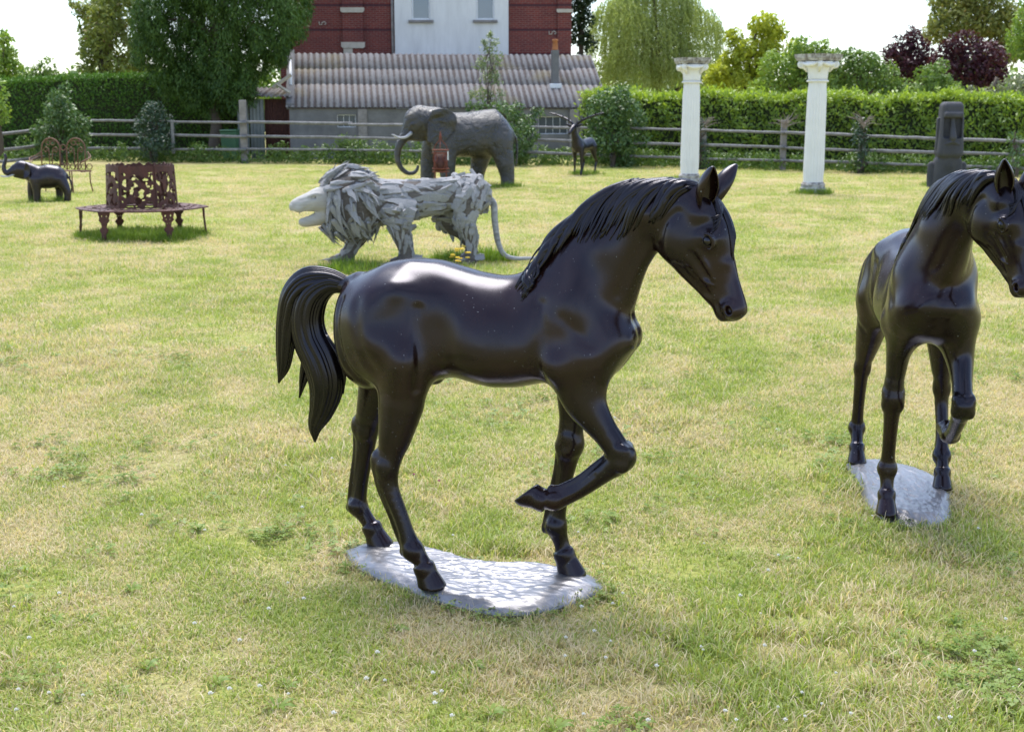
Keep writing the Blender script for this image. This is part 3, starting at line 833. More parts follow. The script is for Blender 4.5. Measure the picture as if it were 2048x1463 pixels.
c = mixc(nt, remap(nt, n1, .3, .7), (.235, .212, .20), (.35, .32, .305))
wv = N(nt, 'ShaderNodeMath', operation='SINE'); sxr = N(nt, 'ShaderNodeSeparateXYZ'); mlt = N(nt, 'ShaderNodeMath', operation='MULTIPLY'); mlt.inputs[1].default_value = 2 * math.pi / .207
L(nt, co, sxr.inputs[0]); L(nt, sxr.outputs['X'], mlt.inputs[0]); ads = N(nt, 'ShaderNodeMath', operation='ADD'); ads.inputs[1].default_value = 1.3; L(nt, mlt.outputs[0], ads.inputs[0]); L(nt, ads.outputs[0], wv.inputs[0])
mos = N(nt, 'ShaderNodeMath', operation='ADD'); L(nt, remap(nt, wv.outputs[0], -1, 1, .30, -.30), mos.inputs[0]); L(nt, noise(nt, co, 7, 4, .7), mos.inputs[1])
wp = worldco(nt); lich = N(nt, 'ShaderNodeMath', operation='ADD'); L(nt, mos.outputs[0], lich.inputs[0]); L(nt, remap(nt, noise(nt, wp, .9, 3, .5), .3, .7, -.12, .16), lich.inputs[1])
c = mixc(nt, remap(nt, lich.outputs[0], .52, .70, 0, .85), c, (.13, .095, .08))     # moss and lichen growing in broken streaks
c = mixc(nt, remap(nt, noise(nt, wp, 16, 3, .6), .60, .70, 0, .6), c, (.08, .06, .05))
c = mixc(nt, remap(nt, noise(nt, wp, .8, 3, .5), .58, .72, 0, .35), c, (.33, .26, .11))
L(nt, c, b.inputs['Base Color']); b.inputs['Roughness'].default_value = .95; bumpn(nt, b, n2, .3, .01)
PITCH_W = .207
def corr_sheet(name, w, ln, mat_, parent, p=PITCH_W, amp=.024, th=.006):
    nx = max(8, int(w / p * 10)); X = np.linspace(0, w, nx); Z = amp * np.cos(X / p * 2 * math.pi)
    V = [(x, 0, z) for x, z in zip(X, Z)] + [(x, ln, z) for x, z in zip(X, Z)] + [(x, 0, z - th) for x, z in zip(X, Z)] + [(x, ln, z - th) for x, z in zip(X, Z)]
    Fq = []
    for i in range(nx - 1): Fq += [(i, i + 1, nx + i + 1, nx + i), (2 * nx + i + 1, 2 * nx + i, 3 * nx + i, 3 * nx + i + 1), (i + 1, i, 2 * nx + i, 2 * nx + i + 1)]
    me = mesh_np(name, V, [np.array(Fq)], True)
    return me
slope = math.atan2(RZ - EZ, RD); SLEN = math.hypot(RZ - EZ, RD)
rows = [(0, .42), (.41, .72), (.71, 1.0)]
sheet_w = PITCH_W * 4
rr = random.Random(12)
for (a, c_) in rows:
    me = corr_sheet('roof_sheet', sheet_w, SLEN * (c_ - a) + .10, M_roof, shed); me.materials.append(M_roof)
    for i in range(13):
        o = bpy.data.objects.new('roof_sheet', me); COL.objects.link(o); o.parent = shed
        d0 = SLEN * a - (.14 if a == 0 else .05)
        lift = .003 * rows.index((a, c_)) + .003 * (i % 2)
        o.location = (-.10 + i * PITCH_W * 4 + .0, d0 * math.cos(slope), EZ + .06 + d0 * math.sin(slope) + lift)
        o.rotation_euler = (slope + rr.uniform(-.003, .003), 0, 0)
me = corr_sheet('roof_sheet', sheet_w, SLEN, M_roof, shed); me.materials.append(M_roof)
for i in range(13):
    o = bpy.data.objects.new('roof_sheet', me); COL.objects.link(o); o.parent = shed
    o.location = (-.10 + i * PITCH_W * 4, RD + .0, RZ + .06); o.rotation_euler = (-slope, 0, 0)
# verge capping and chimney
vb = MB(); e = Vector((0, math.cos(slope), math.sin(slope)))
P0 = Vector((.04, 0, EZ + .12)) + e * 1.2; P1 = Vector((.04, 0, EZ + .12)) + e * (SLEN - .05)
vb.tube([P0, P1], .075, 10, True, 1).build('verge_cap', M_frame, shed, True)
cb = MB(); cx_, cy_ = 9.02, 1.25; cz_ = EZ + (RZ - EZ) * cy_ / RD
cb.box((cx_ - .12, cy_ - .12, cz_ - .1), (cx_ + .12, cy_ + .12, cz_ + 1.22)); ch = cb.build('chimney', M_wallc, shed, bevel=.01)
MB().lathe([(.09, 0), (.115, .02), (.10, .06), (.085, .30), (.105, .31), (.105, .36), (.08, .365), (.07, .2)], 16, (cx_, cy_, cz_ + 1.22)).build('chimney_pot', M_pot, ch, True)
MB().box((cx_ - .20, cy_ - .22, cz_ - .06), (cx_ + .20, cy_ + .05, cz_ + .10)).build('flashing', M_frame, ch, bevel=.02)

# lean-to of corrugated iron sheets left of the outbuilding
ln = empty('lean_to', tuple(at(530, 300, 43) * np.array([1, 1, 0]))); tag(ln, 'small lean-to with galvanised sheets and a rusty brown door', 'lean-to'); lo_ = np.array(ln.location)
def upright(px0, px1, y0, Y, mat_, name, p=.12, amp=.02):
    a, c_ = at(px0, 300, Y) - lo_, at(px1, 300, Y) - lo_; z1 = at(px0, y0, Y)[2]
    me = corr_sheet(name, c_[0] - a[0], z1 + .1, mat_, ln, p, amp, .006)
    o = obj(name, me, mat_, ln); o.location = (a[0], a[1], -.1); o.rotation_euler = (R(90), 0, 0)
upright(478, 500, 200, 42.9, M_iron, 'iron_sheet'); upright(503, 531, 198, 43.0, M_iron, 'iron_sheet')
upright(532, 580, 198, 43.25, M_rustdoor, 'door', .10, .010)
a, c_ = at(468, 192, 43.0) - lo_, at(584, 192, 43.0) - lo_
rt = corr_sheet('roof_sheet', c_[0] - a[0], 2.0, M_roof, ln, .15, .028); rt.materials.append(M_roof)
o = obj('roof_sheet', rt, M_roof, ln); o.location = (a[0], a[1] - .25, a[2] - .02); o.rotation_euler = (R(9), 0, 0)
MB().tube([at(552, 168, 43) - lo_, at(580, 186, 42.9) - lo_], .05, 4).build('bracket', M_stone, ln)
MB().tube([at(545, 176, 43) - lo_, at(582, 150, 43.2) - lo_], .06, 4).build('barge_board', M_stone, ln)

# brick house behind
HY = 50.0
h0 = at(560, 300, HY); house = empty('brick_house', (h0[0], h0[1], 0)); tag(house, 'tall red brick house with a white rendered centre bay and two windows', 'house'); ho = np.array(house.location)
hx = lambda px: at(px, 100, HY)[0] - ho[0]
hz_ = lambda py: at(1000, py, HY)[2]
XL, XR, W0, W1 = hx(560), hx(1139), hx(791), hx(1017)
MB().box((XL, 0, 0), (W0 - .004, 6, 9.5)).build('wall', M_brick, house); MB().box((W1 + .004, 0, 0), (XR, 6, 9.5)).build('wall', M_brick, house)
bay = MB(); ww = [(hx(825), hx(862)), (hx(953), hx(989))]; zb = hz_(41); zt = zb + 1.35
xs = [W0] + [v for w in ww for v in w] + [W1]
for i in range(0, 6, 2): bay.box((xs[i], -.18, 0), (xs[i + 1], 6, 9.2))
for a, c_ in ww: bay.box((a, -.18, 0), (c_, 6, zb)); bay.box((a, -.18, zt), (c_, 6, 9.2))
bay.build('rendered_bay', M_white, house)
for a, c_ in ww:
    f_ = MB().box((a, -.10, zb), (c_, -.04, zb + .07)).box((a, -.10, zt - .07), (c_, -.04, zt)).box((a, -.10, zb + .07), (a + .06, -.04, zt - .07)).box((c_ - .06, -.10, zb + .07), (c_, -.04, zt - .07)).build('window', M_frame, house)
    MB().box((a + .06, -.08, zb + .07), (c_ - .06, -.07, zt - .07)).build('pane', M_glass, f_)
    MB().box((a - .12, -.30, zb - .10), (c_ + .12, -.04, zb - .002)).build('sill', M_post, f_, bevel=.01)
p0, p1 = hx(687), hx(728)
MB().box((p0, -.14, 0), (p1, -.003, 9.4)).build('pilaster', M_brick, house)
for z0, z1 in ((hz_(26), hz_(16)), (hz_(97), hz_(85))):
    MB().prism([(p0 - .06, z0 + .06), (p0, z0), (p1, z0), (p1 + .06, z0 + .06), (p1 + .06, z1), (p0 - .06, z1)], -.20, -.143).build('stone_band', M_stone, house)
MB().box((p0 + .02, -.17, hz_(116)), (p0 + .36, -.143, hz_(97) - .002)).build('stone_band', M_stone, house)
q0, q1 = hx(1115), XR
MB().box((q0, -.12, 0), (q1 + .06, -.003, 9.4)).build('pilaster', M_brick, house)
MB().prism([(q0 - .05, hz_(26) + .05), (q0, hz_(26)), (q1 + .12, hz_(26)), (q1 + .12, hz_(19)), (q0 - .05, hz_(19))], -.18, -.123).build('stone_band', M_stone, house)
MB().tube([(W0 - .09, -.08, 0), (W0 - .09, -.08, 9.2)], .05, 10).build('downpipe', M_post, house, True)
for px, py in ((647, 47), (1105, 66)):
    zc = hz_(py); xc = hx(px)
    MB().tube([(xc - .13, -.03, zc + .06), (xc - .13, -.03, zc - .05), (xc - .03, -.03, zc - .05), (xc - .02, -.03, zc + .03), (xc + .07, -.03, zc + .06), (xc + .13, -.03, zc), (xc + .07, -.03, zc - .05)], .02, 6).build('tie_plate', M_stone, house)
rf = MB(); rf.prism([(XL - .4, 9.5), (XR + .4, 9.5), (XR - 1.5, 12.5), (XL + 1.5, 12.5)], -.4, 6.4); rf.build('roof', M_dark, house)

# wheeled bin behind the fence
bp = at(461, 300, 41.2); wb = empty('wheelie_bin', (bp[0], bp[1], 0)); tag(wb, 'green wheelie bin standing behind the fence under the conifer', 'bin')
MB().add([(-.20, -.22, .06), (.20, -.22, .06), (.20, .22, .06), (-.20, .22, .06), (-.25, -.28, .90), (.25, -.28, .90), (.25, .28, .90), (-.25, .28, .90)], [(3, 2, 1, 0), (4, 5, 6, 7), (0, 1, 5, 4), (1, 2, 6, 5), (2, 3, 7, 6), (3, 0, 4, 7)]).build('bin_body', M_bin, wb, bevel=.02)
MB().box((-.27, -.30, .902), (.27, .32, .97)).build('lid', M_bin, wb, bevel=.025)
for s in (-1, 1): MB().tube([(s * .22, .24, .10), (s * .17, .24, .10)], .10, 14).build('wheel', M_dark, wb, True)
# ------------------------------------------------------------------ vegetation
def unit(a): return a / (np.linalg.norm(a, axis=-1, keepdims=True) + 1e-9)
def leaf_mesh(name, P, D, Nn, size, aspect, rn, mat_, fold=0.25):
    n = len(P); size = np.broadcast_to(size, (n,))[:, None]
    D = unit(D); S = unit(np.cross(D, Nn)); U = np.cross(S, D)
    mid = P + D * size * 0.45
    V = np.stack([P, mid + S * size * aspect * 0.5 + U * size * aspect * fold, P + D * size, mid - S * size * aspect * 0.5 + U * size * aspect * fold], 1).reshape(-1, 3)
    Q = np.arange(4 * n).reshape(n, 4)
    me = mesh_np(name, V, Q); add_rnd(me, np.repeat(rn, 4)); me.materials.append(mat_)
    return me
def px_blobs(blobs, Y, depth=0.6, seed=0):
    """crown lobes measured in the picture: centre, radius; each gets its own depth"""
    r = np.random.default_rng(seed); out = []
    for px, py, rp in blobs:
        rad = rp * Y / F_PX; c = at(px, py, Y + r.uniform(-depth, depth) * max(rad, 0.6)); out.append((c, rad * 1.08))
    return out
def subpuffs(blobs, k, f, seed):
    r = np.random.default_rng(seed); out = []
    for c, rad in blobs:
        n = max(5, int(k)); d = unit(r.normal(size=(n, 3))); d[:, 2] *= 0.9
        for q in d: out.append((c + q * rad * r.uniform(0.45, 0.85), rad * f * r.uniform(0.7, 1.25)))
    return out
def puff_leaves(puffs, dens, seed, inner=0.72, shell=(0.68, 1.06), zs=1.0):
    r = np.random.default_rng(seed); PP, NN = [], []
    C = np.array([c for c, _ in puffs]); RR = np.array([q for _, q in puffs])
    for i, (c, rad) in enumerate(puffs):
        n = max(8, int(dens * 4 * math.pi * rad * rad)); d = unit(r.normal(size=(n, 3)))
        p = c + d * rad * r.uniform(*shell, (n, 1)) * np.array([1, 1, zs])
        near = np.linalg.norm(C - c, axis=1) < RR + rad; near[i] = False
        keep = np.ones(n, bool)
        for j in np.nonzero(near)[0]: keep &= np.linalg.norm(p - C[j], axis=1) > RR[j] * inner
        PP.append(p[keep]); NN.append(d[keep])
    return np.concatenate(PP), np.concatenate(NN)
def crown(name, puffs, dens, size, aspect, mat_, parent, seed, droop=0.2, up=0.3, spread=0.8, inner=0.72, shell=(0.68, 1.06), zs=1.0):
    r = np.random.default_rng(seed + 100)
    P, Nn = puff_leaves(puffs, dens, seed, inner, shell, zs); n = len(P)
    nrm = unit(Nn + np.array([0, 0, up]) + r.normal(0, spread * 0.6, (n, 3)))
    D = unit(np.cross(nrm, r.normal(size=(n, 3))) + Nn * 0.5 + np.array([0, 0, -droop]))
    sz = size * r.uniform(0.65, 1.3, n)
    rn = np.clip(r.normal(0.5, 0.22, n) + 0.10 * np.sin(P[:, 0] * 2.1 + P[:, 2] * 1.7), 0, 1)
    return obj(name, leaf_mesh(name, P, D, nrm, sz, aspect, rn, mat_), mat_, parent)
m, nt, b = mat('bark'); M_bark = m
nb = noise(nt, objco(nt), 14, 5, 0.65); L(nt, mixc(nt, nb, (0.045, 0.034, 0.026), (0.13, 0.10, 0.08)), b.inputs['Base Color']); b.inputs['Roughness'].default_value = 0.9
bumpn(nt, b, nb, 0.7, 0.04)
def trunk(parent, base, top, r0, r1, limbs, seed):
    r = np.random.default_rng(seed); mb = MB(); base = np.array(base, float); top = np.array(top, float)
    n = 9; pts = [base * (1 - t) + top * t + np.array([r.normal(0, .06), r.normal(0, .06), 0]) * (0 < t) for t in np.linspace(0, 1, n)]
    mb.tube(pts, np.linspace(r0, r1, n), 9)
    for L_ in limbs:
        t = r.uniform(0.3, 0.95); s = pts[int(t * (n - 1))]; e = np.array(L_, float); m_ = (s + e) / 2 + np.array([0, 0, 0.15 * np.linalg.norm(e - s)])
        q = spline([s, m_, e], 5); mb.tube(q, np.linspace(r0 * 0.45, r0 * 0.08, len(q)), 6)
    return mb.build('trunk', M_bark, parent, True)
def tree(name, label, blobs, Y, foot_px, leaf, dens, mat_, seed, k=14, f=0.42, r0=0.16, droop=0.2, up=0.3, cat='tree', group=None, depth=0.6, aspect=0.5, spread=0.8, inner=0.72, trunk_=True, zs=1.0):
    B = px_blobs(blobs, Y, depth, seed); foot = at(foot_px, 330, Y); foot[2] = 0
    root = empty(name, tuple(foot)); tag(root, label, cat, group)
    off = lambda c: np.array(c) - foot
    puffs = subpuffs([(off(c), q) for c, q in B], k, f, seed)
    if trunk_:
        topc = np.mean([off(c) for c, _ in B], 0) + np.array([0, 0, 0.4])
        big = sorted(B, key=lambda z: -z[1])[:9]
        trunk(root, (0, 0, -.1), topc, r0, r0 * 0.3, [off(c) for c, _ in big], seed)
    crown('crown', puffs, dens * 1.45, leaf, aspect, mat_, root, seed, droop, up, spread, inner, (.60, 1.10) if zs > 1 else (.68, 1.06), zs)
    return root

M_conifer = leaf_mat('conifer_leaves', (0.0260, 0.0650, 0.0143), (0.0975, 0.1755, 0.0312), 0.22, 0.25)
M_olive = leaf_mat('olive_leaves', (0.1260, 0.1764, 0.0370), (0.3360, 0.3696, 0.1008), 0.4, 0.3, (0.22, 0.13, 0.07), 0.12)
M_dkcon = leaf_mat('dark_conifer_leaves', (0.018, 0.040, 0.020), (0.05, 0.085, 0.035), 0.2, 0.25)
M_hedgeL = leaf_mat('clipped_hedge_leaves', (0.0377, 0.1046, 0.0188), (0.1255, 0.2511, 0.0377), 0.25, 0.2)
M_ivy = leaf_mat('ivy_leaves', (0.0383, 0.0958, 0.0278), (0.1478, 0.2436, 0.0696), 0.25, 0.6)
M_ivyD = leaf_mat('dark_ivy_leaves', (0.0156, 0.0442, 0.0234), (0.0585, 0.1105, 0.0520), 0.2, 0.7)
M_bush = leaf_mat('shrub_leaves', (0.0720, 0.1530, 0.0270), (0.2520, 0.3600, 0.0810), 0.35, 0.5)
M_sap = leaf_mat('sapling_leaves', (0.1200, 0.1800, 0.0840), (0.3120, 0.3720, 0.2040), 0.35, 0.5)
M_willow = leaf_mat('willow_leaves', (0.2484, 0.3260, 0.0932), (0.4968, 0.5589, 0.2173), 0.45, 0.3)
M_gold = leaf_mat('golden_leaves', (0.2860, 0.3575, 0.0358), (0.6006, 0.6292, 0.0858), 0.45, 0.3)
M_laurel = leaf_mat('laurel_leaves', (0.1020, 0.1980, 0.0192), (0.3600, 0.4800, 0.0660), 0.45, 0.7)
M_green = leaf_mat('broad_leaves', (0.1152, 0.2208, 0.0346), (0.3648, 0.4992, 0.0960), 0.4, 0.5)
M_purple = leaf_mat('purple_leaves', (0.0297, 0.0108, 0.0189), (0.1148, 0.0297, 0.0459), 0.3, 0.35)
M_autumn = leaf_mat('airy_leaves', (0.1540, 0.1960, 0.0490), (0.3780, 0.3780, 0.1260), 0.45, 0.3, (0.34, 0.25, 0.10), 0.25)
M_grey = leaf_mat('grey_green_leaves', (0.1300, 0.1690, 0.0975), (0.3120, 0.3380, 0.2340), 0.35, 0.3)
M_weed = leaf_mat('weed_leaves', (0.0540, 0.1140, 0.0240), (0.1680, 0.2640, 0.0600), 0.35, 0.4)

tree('conifer_tree', 'large dark green conifer hanging over the fence left of the brick house',
     [(330, 40, 75), (420, 20, 110), (520, 30, 95), (590, 15, 42), (572, 62, 42), (300, 95, 45), (360, 110, 70), (450, 100, 80), (400, 165, 58), (470, 158, 56), (345, 160, 42), (430, 200, 36), (520, 105, 46), (380, -60, 110), (480, -70, 110), (400, -160, 80), (555, 105, 30), (290, 40, 40)],
     43.3, 428, .13, 200, M_conifer, 1, k=34, f=0.21, r0=.22, droop=1.6, up=0.0, depth=0.8, aspect=.26, spread=.5, zs=1.75)
tree('olive_green_tree', 'loose olive green tree with thin twigs left of the dark conifer',
     [(230, 60, 55), (215, 120, 42), (200, 28, 34), (268, 110, 45), (190, 90, 28), (240, -20, 50), (182, 138, 22), (160, 20, 12), (148, 8, 8), (172, 60, 12), (165, 105, 9)], 50, 225, .17, 55, M_olive, 2, k=16, f=0.42, r0=.15, aspect=.5)
tree('blue_green_conifer', 'dark blue-green conifer top behind the olive green tree', [(225, 8, 30), (212, 45, 27), (232, -30, 32), (200, 75, 24)], 55, 220, .17, 80, M_dkcon, 3, k=14, f=.4)
tree('pointed_conifer', 'pointed conifer at the far left edge behind the clipped hedge', [(14, 112, 22), (4, 148, 28), (26, 150, 24), (9, 82, 12), (7, 66, 6), (-8, 180, 30), (30, 175, 22)], 58, 10, .19, 70, M_green, 4, k=14, f=.4)
tree('round_bush', 'round dark green bush top showing over the left hedge', [(60, 158, 22), (90, 150, 25), (108, 160, 14), (75, 172, 22)], 52, 85, .17, 75, M_bush, 5, k=12, f=.45, cat='bush')
tree('leafy_branch_bush', 'bright green foliage cut by the left edge above the sloping rails', [(-6, 190, 20), (4, 214, 14), (-9, 164, 13), (-14, 235, 20)], 36.5, -8, .12, 110, M_green, 6, k=10, f=.45, cat='bush')
tree('fence_shrub', 'bushy climber smothering the fence corner behind the wire bench',
     [(125, 200, 24), (130, 238, 36), (100, 262, 28), (82, 262, 18), (150, 252, 24), (125, 285, 34), (131, 178, 10), (162, 268, 20), (95, 296, 22), (150, 298, 24), (170, 245, 12), (112, 225, 24)], 37.7, 125, .11, 140, M_ivy, 7, k=14, f=.4, cat='shrub', r0=.06)
tree('ivy_covered_post', 'dark rounded ivy clump over a fence post left of the slender post', [(308, 226, 22), (310, 255, 33), (312, 288, 30), (302, 216, 12), (325, 270, 20)], 39.5, 310, .10, 150, M_ivyD, 8, k=14, f=.4, cat='ivy', r0=.06)
tree('wall_ivy', 'ivy climbing the outbuilding wall behind the big elephant rump', [(1030, 235, 26), (1036, 268, 32), (1030, 300, 28), (992, 222, 16), (962, 215, 11), (1058, 245, 14), (940, 212, 8), (1075, 224, 10), (1010, 218, 14)], 37.0, 1032, .10, 140, M_ivy, 9, k=14, f=.42, cat='ivy', r0=.05)
tree('ivy_thicket', 'thick ivy and shrub mass on the fence right of the stag', [(1200, 214, 28), (1240, 208, 32), (1225, 258, 44), (1200, 280, 28), (1258, 272, 34), (1245, 225, 30), (1275, 240, 18), (1235, 308, 30), (1205, 240, 28)], 36.3, 1230, .11, 140, M_ivy, 10, k=14, f=.4, cat='shrub', r0=.07)
tree('house_conifer', 'dark conifer behind the right corner of the brick house', [(1160, 30, 26), (1163, 80, 23), (1155, 130, 22), (1168, 0, 22), (1160, 165, 20), (1150, -40, 30)], 57, 1158, .18, 75, M_dkcon, 11, k=14, f=.42)
tree('golden_tree', 'yellow-green golden leaved tree between the two white columns',
     [(1525, 45, 22), (1535, 75, 28), (1470, 75, 17), (1485, 105, 27), (1460, 120, 18), (1540, 110, 28), (1500, 150, 38), (1560, 60, 15), (1446, 160, 26), (1590, 100, 18), (1430, 150, 22), (1452, 140, 24), (1480, 165, 30)], 50, 1515, .17, 85, M_gold, 12, k=16, f=.38)
tree('mixed_green_shrub', 'broad mid green shrub behind the right white column', [(1560, 140, 42), (1620, 130, 38), (1612, 165, 38), (1640, 103, 22), (1598, 97, 24), (1535, 175, 30)], 47, 1600, .15, 90, M_green, 13, k=15, f=.38, cat='shrub')
tree('rounded_green_tree', 'rounded green tree right of the right white column', [(1670, 140, 34), (1720, 140, 36), (1762, 152, 28), (1690, 170, 38), (1775, 172, 24), (1700, 115, 20), (1740, 120, 18)], 45.5, 1715, .14, 95, M_bush, 14, k=15, f=.38)
tree('purple_tree', 'slender purple-leaved tree, left one of the two', [(1820, 92, 28), (1800, 115, 24), (1848, 118, 24), (1784, 106, 14), (1826, 70, 14), (1812, 138, 22), (1838, 150, 20)], 53, 1822, .16, 85, M_purple, 15, k=13, f=.42, group='purple-leaved trees')
tree('purple_tree', 'broader purple-leaved tree above the stone head, right one of the two', [(1920, 108, 42), (1962, 122, 40), (1890, 128, 28), (1985, 150, 26), (1940, 155, 38), (1903, 85, 20)], 51.5, 1935, .16, 85, M_purple, 16, k=15, f=.4, group='purple-leaved trees')
tree('front_green_bush', 'green bush in front of the purple trees beside the stone head', [(1868, 155, 34), (1845, 170, 28), (1890, 180, 26), (1860, 184, 24), (1815, 178, 22), (1790, 185, 20)], 46, 1868, .13, 95, M_bush, 17, k=13, f=.4, cat='bush')
tree('airy_tree', 'tall airy yellow-green tree at the upper right corner', [(1900, 40, 46), (1960, 30, 58), (2010, 50, 48), (1872, 66, 26), (2030, 92, 34), (1950, -20, 60), (2000, 110, 36), (1888, 5, 30)], 61, 1960, .20, 34, M_autumn, 18, k=20, f=.36, inner=.5)
tree('edge_tree', 'darker green tree cut by the upper right edge', [(2050, 62, 30), (2062, 105, 36), (2070, 20, 34)], 54, 2060, .16, 80, M_green, 19, k=13, f=.4)
tree('pale_bush', 'pale grey-green bush above the hedge at the right edge', [(1950, 186, 17), (1990, 184, 19), (2035, 178, 24), (1912, 192, 13), (2060, 160, 20)], 42.5, 1990, .12, 95, M_grey, 20, k=12, f=.42, cat='bush')

tree('ivy_covered_post', 'ivy and dead twigs on the fence post just right of the left column', [(1402, 262, 13), (1404, 285, 15), (1404, 310, 15), (1400, 245, 9), (1408, 330, 12)], 35.3, 1404, .085, 150, M_ivyD, 21, k=9, f=.5, cat='ivy', r0=.05)
tree('ivy_covered_post', 'ivy and dead twigs on the fence post between right column and stone head', [(1722, 262, 15), (1722, 285, 13), (1722, 305, 12), (1718, 245, 11), (1724, 325, 10)], 33.0, 1722, .085, 150, M_ivyD, 22, k=9, f=.5, cat='ivy', r0=.05)
tree('ivy_covered_post', 'ivy covered fence post at the right edge beyond the stone head', [(2030, 275, 13), (2030, 300, 12), (2032, 320, 11)], 30.9, 2030, .085, 140, M_ivy, 23, k=9, f=.5, cat='ivy', r0=.05)
def twigs(px, Y, seed, label):
    r_ = np.random.default_rng(seed); c0 = at(px, 330, Y); g0 = np.array([c0[0], c0[1], 0]); z0 = at(px, 245, Y)[2]; mb = MB()
    for i in range(26):
        a = r_.uniform(0, 6.28); l_ = r_.uniform(.25, .55); d = np.array([math.cos(a) * .8, math.sin(a) * .5, r_.uniform(.0, .8)]); p0 = np.array([0, -.1, z0 - r_.uniform(0, .15)])
        mb.tube([p0, p0 + d * l_ * .5 + np.array([0, 0, .06]), p0 + d * l_ + r_.normal(0, .04, 3)], [.010, .007, .003], 5)
    tag(mb.build('dead_twigs', M_twig, None, loc=tuple(g0)), label, 'twigs', 'dead climber stems on fence posts')
M_twig = flatmat('dead_twig', (.20, .16, .14), (.34, .29, .26), 9)
twigs(1408, 35.1, 5, 'bleached dead stems beside the left white column'); twigs(1565, 34.0, 6, 'bleached dead stems capping the bare fence post'); twigs(1722, 32.8, 7, 'bleached dead stems above the ivy post left of the stone head')
def far_trees():
    r_ = np.random.default_rng(71); puffs = []
    for i in range(260):
        x = r_.uniform(-42, 42); y = r_.uniform(72, 80); h = r_.uniform(1.2, 2.4); puffs.append((np.array([x, y, h * .7 + r_.uniform(0, 1.4)]), h * .8))
    P, Nn = puff_leaves(puffs, 9, 72, inner=.6); keep = P[:, 2] > 0; P, Nn = P[keep], Nn[keep]; n = len(P)
    nrm = unit(Nn + r_.normal(0, .5, (n, 3))); D = unit(np.cross(nrm, r_.normal(size=(n, 3))))
    tag(obj('distant_trees', leaf_mesh('distant_trees', P, D, nrm, .42 * r_.uniform(.7, 1.3, n), .6, np.clip(r_.normal(.5, .25, n), 0, 1), M_bush), None), 'band of distant green trees closing the view behind the hedges', 'trees', kind='stuff')
far_trees()

# weeping willow: curtains of hanging twigs
def willow():
    Y = 60; r = np.random.default_rng(31); foot = at(1310, 330, Y); foot[2] = 0
    root = empty('weeping_willow', tuple(foot)); tag(root, 'pale green weeping willow right of the brick house', 'tree')
    B = [(c - foot, q) for c, q in px_blobs([(1310, 20, 80), (1240, 45, 55), (1385, 60, 55), (1300, 90, 70), (1215, 100, 35), (1400, 120, 40), (1260, 130, 50), (1350, 140, 50), (1300, -50, 70), (1420, 175, 22), (1200, 140, 22)], Y, .7, 31)]
    trunk(root, (0, 0, 0), (0, 0, 5.0), .28, .1, [c for c, _ in B], 31)
    PP, DD, NN = [], [], []
    for c, rad in B:
        ns = int(150 * rad * rad)
        for _ in range(ns):
            d = unit(r.normal(size=3)); d[2] = abs(d[2]); s = c + d * rad * np.array([1, 1, .9]) * r.uniform(.75, 1.02)
            ln = r.uniform(.5, 1.5) * min(rad, 1.6); nl = int(ln / .055); t = np.linspace(0, 1, nl)
            out = unit(np.array([d[0], d[1], 0]) + 1e-6) * 0.22 * ln; sway = r.normal(0, .07, 2)
            q = s + t[:, None] ** .7 * out + np.stack([sway[0] * t ** 2, sway[1] * t ** 2, -ln * t ** 1.2], 1)
            PP.append(q); DD.append(unit(np.array([0, 0, -1.0]) + r.normal(0, .45, (nl, 3)))); NN.append(unit(r.normal(size=(nl, 3)) + d * .6))
    P, D, Nn = np.concatenate(PP), np.concatenate(DD), np.concatenate(NN)
    rn = np.clip(r.normal(.5, .25, len(P)), 0, 1)
    obj('crown', leaf_mesh('crown', P, D, Nn, .15 * r.uniform(.7, 1.2, len(P)), .30, rn, M_willow), None, root)
willow()

# sapling in front of the shed roof
def sapling():
    Y = 38.9; foot = at(980, 330, Y); foot[2] = 0; r = np.random.default_rng(41)
    root = empty('sapling', tuple(foot)); tag(root, 'slender pale sapling rising in front of the corrugated roof', 'tree')
    B = [(c - foot, q) for c, q in px_blobs([(975, 98, 11), (990, 86, 9), (965, 125, 13), (991, 120, 14), (975, 152, 15), (994, 158, 13), (958, 186, 13), (975, 195, 15), (1000, 190, 9), (944, 190, 7), (980, 70, 5), (968, 84, 5)], Y, .6, 41)]
    trunk(root, (0, 0, 0), at(980, 72, Y) - foot, .035, .006, [c for c, _ in B], 41)
    crown('crown', subpuffs(B, 9, .5, 41), 105, .095, .42, M_sap, root, 41, droop=.1, inner=.3)
sapling()

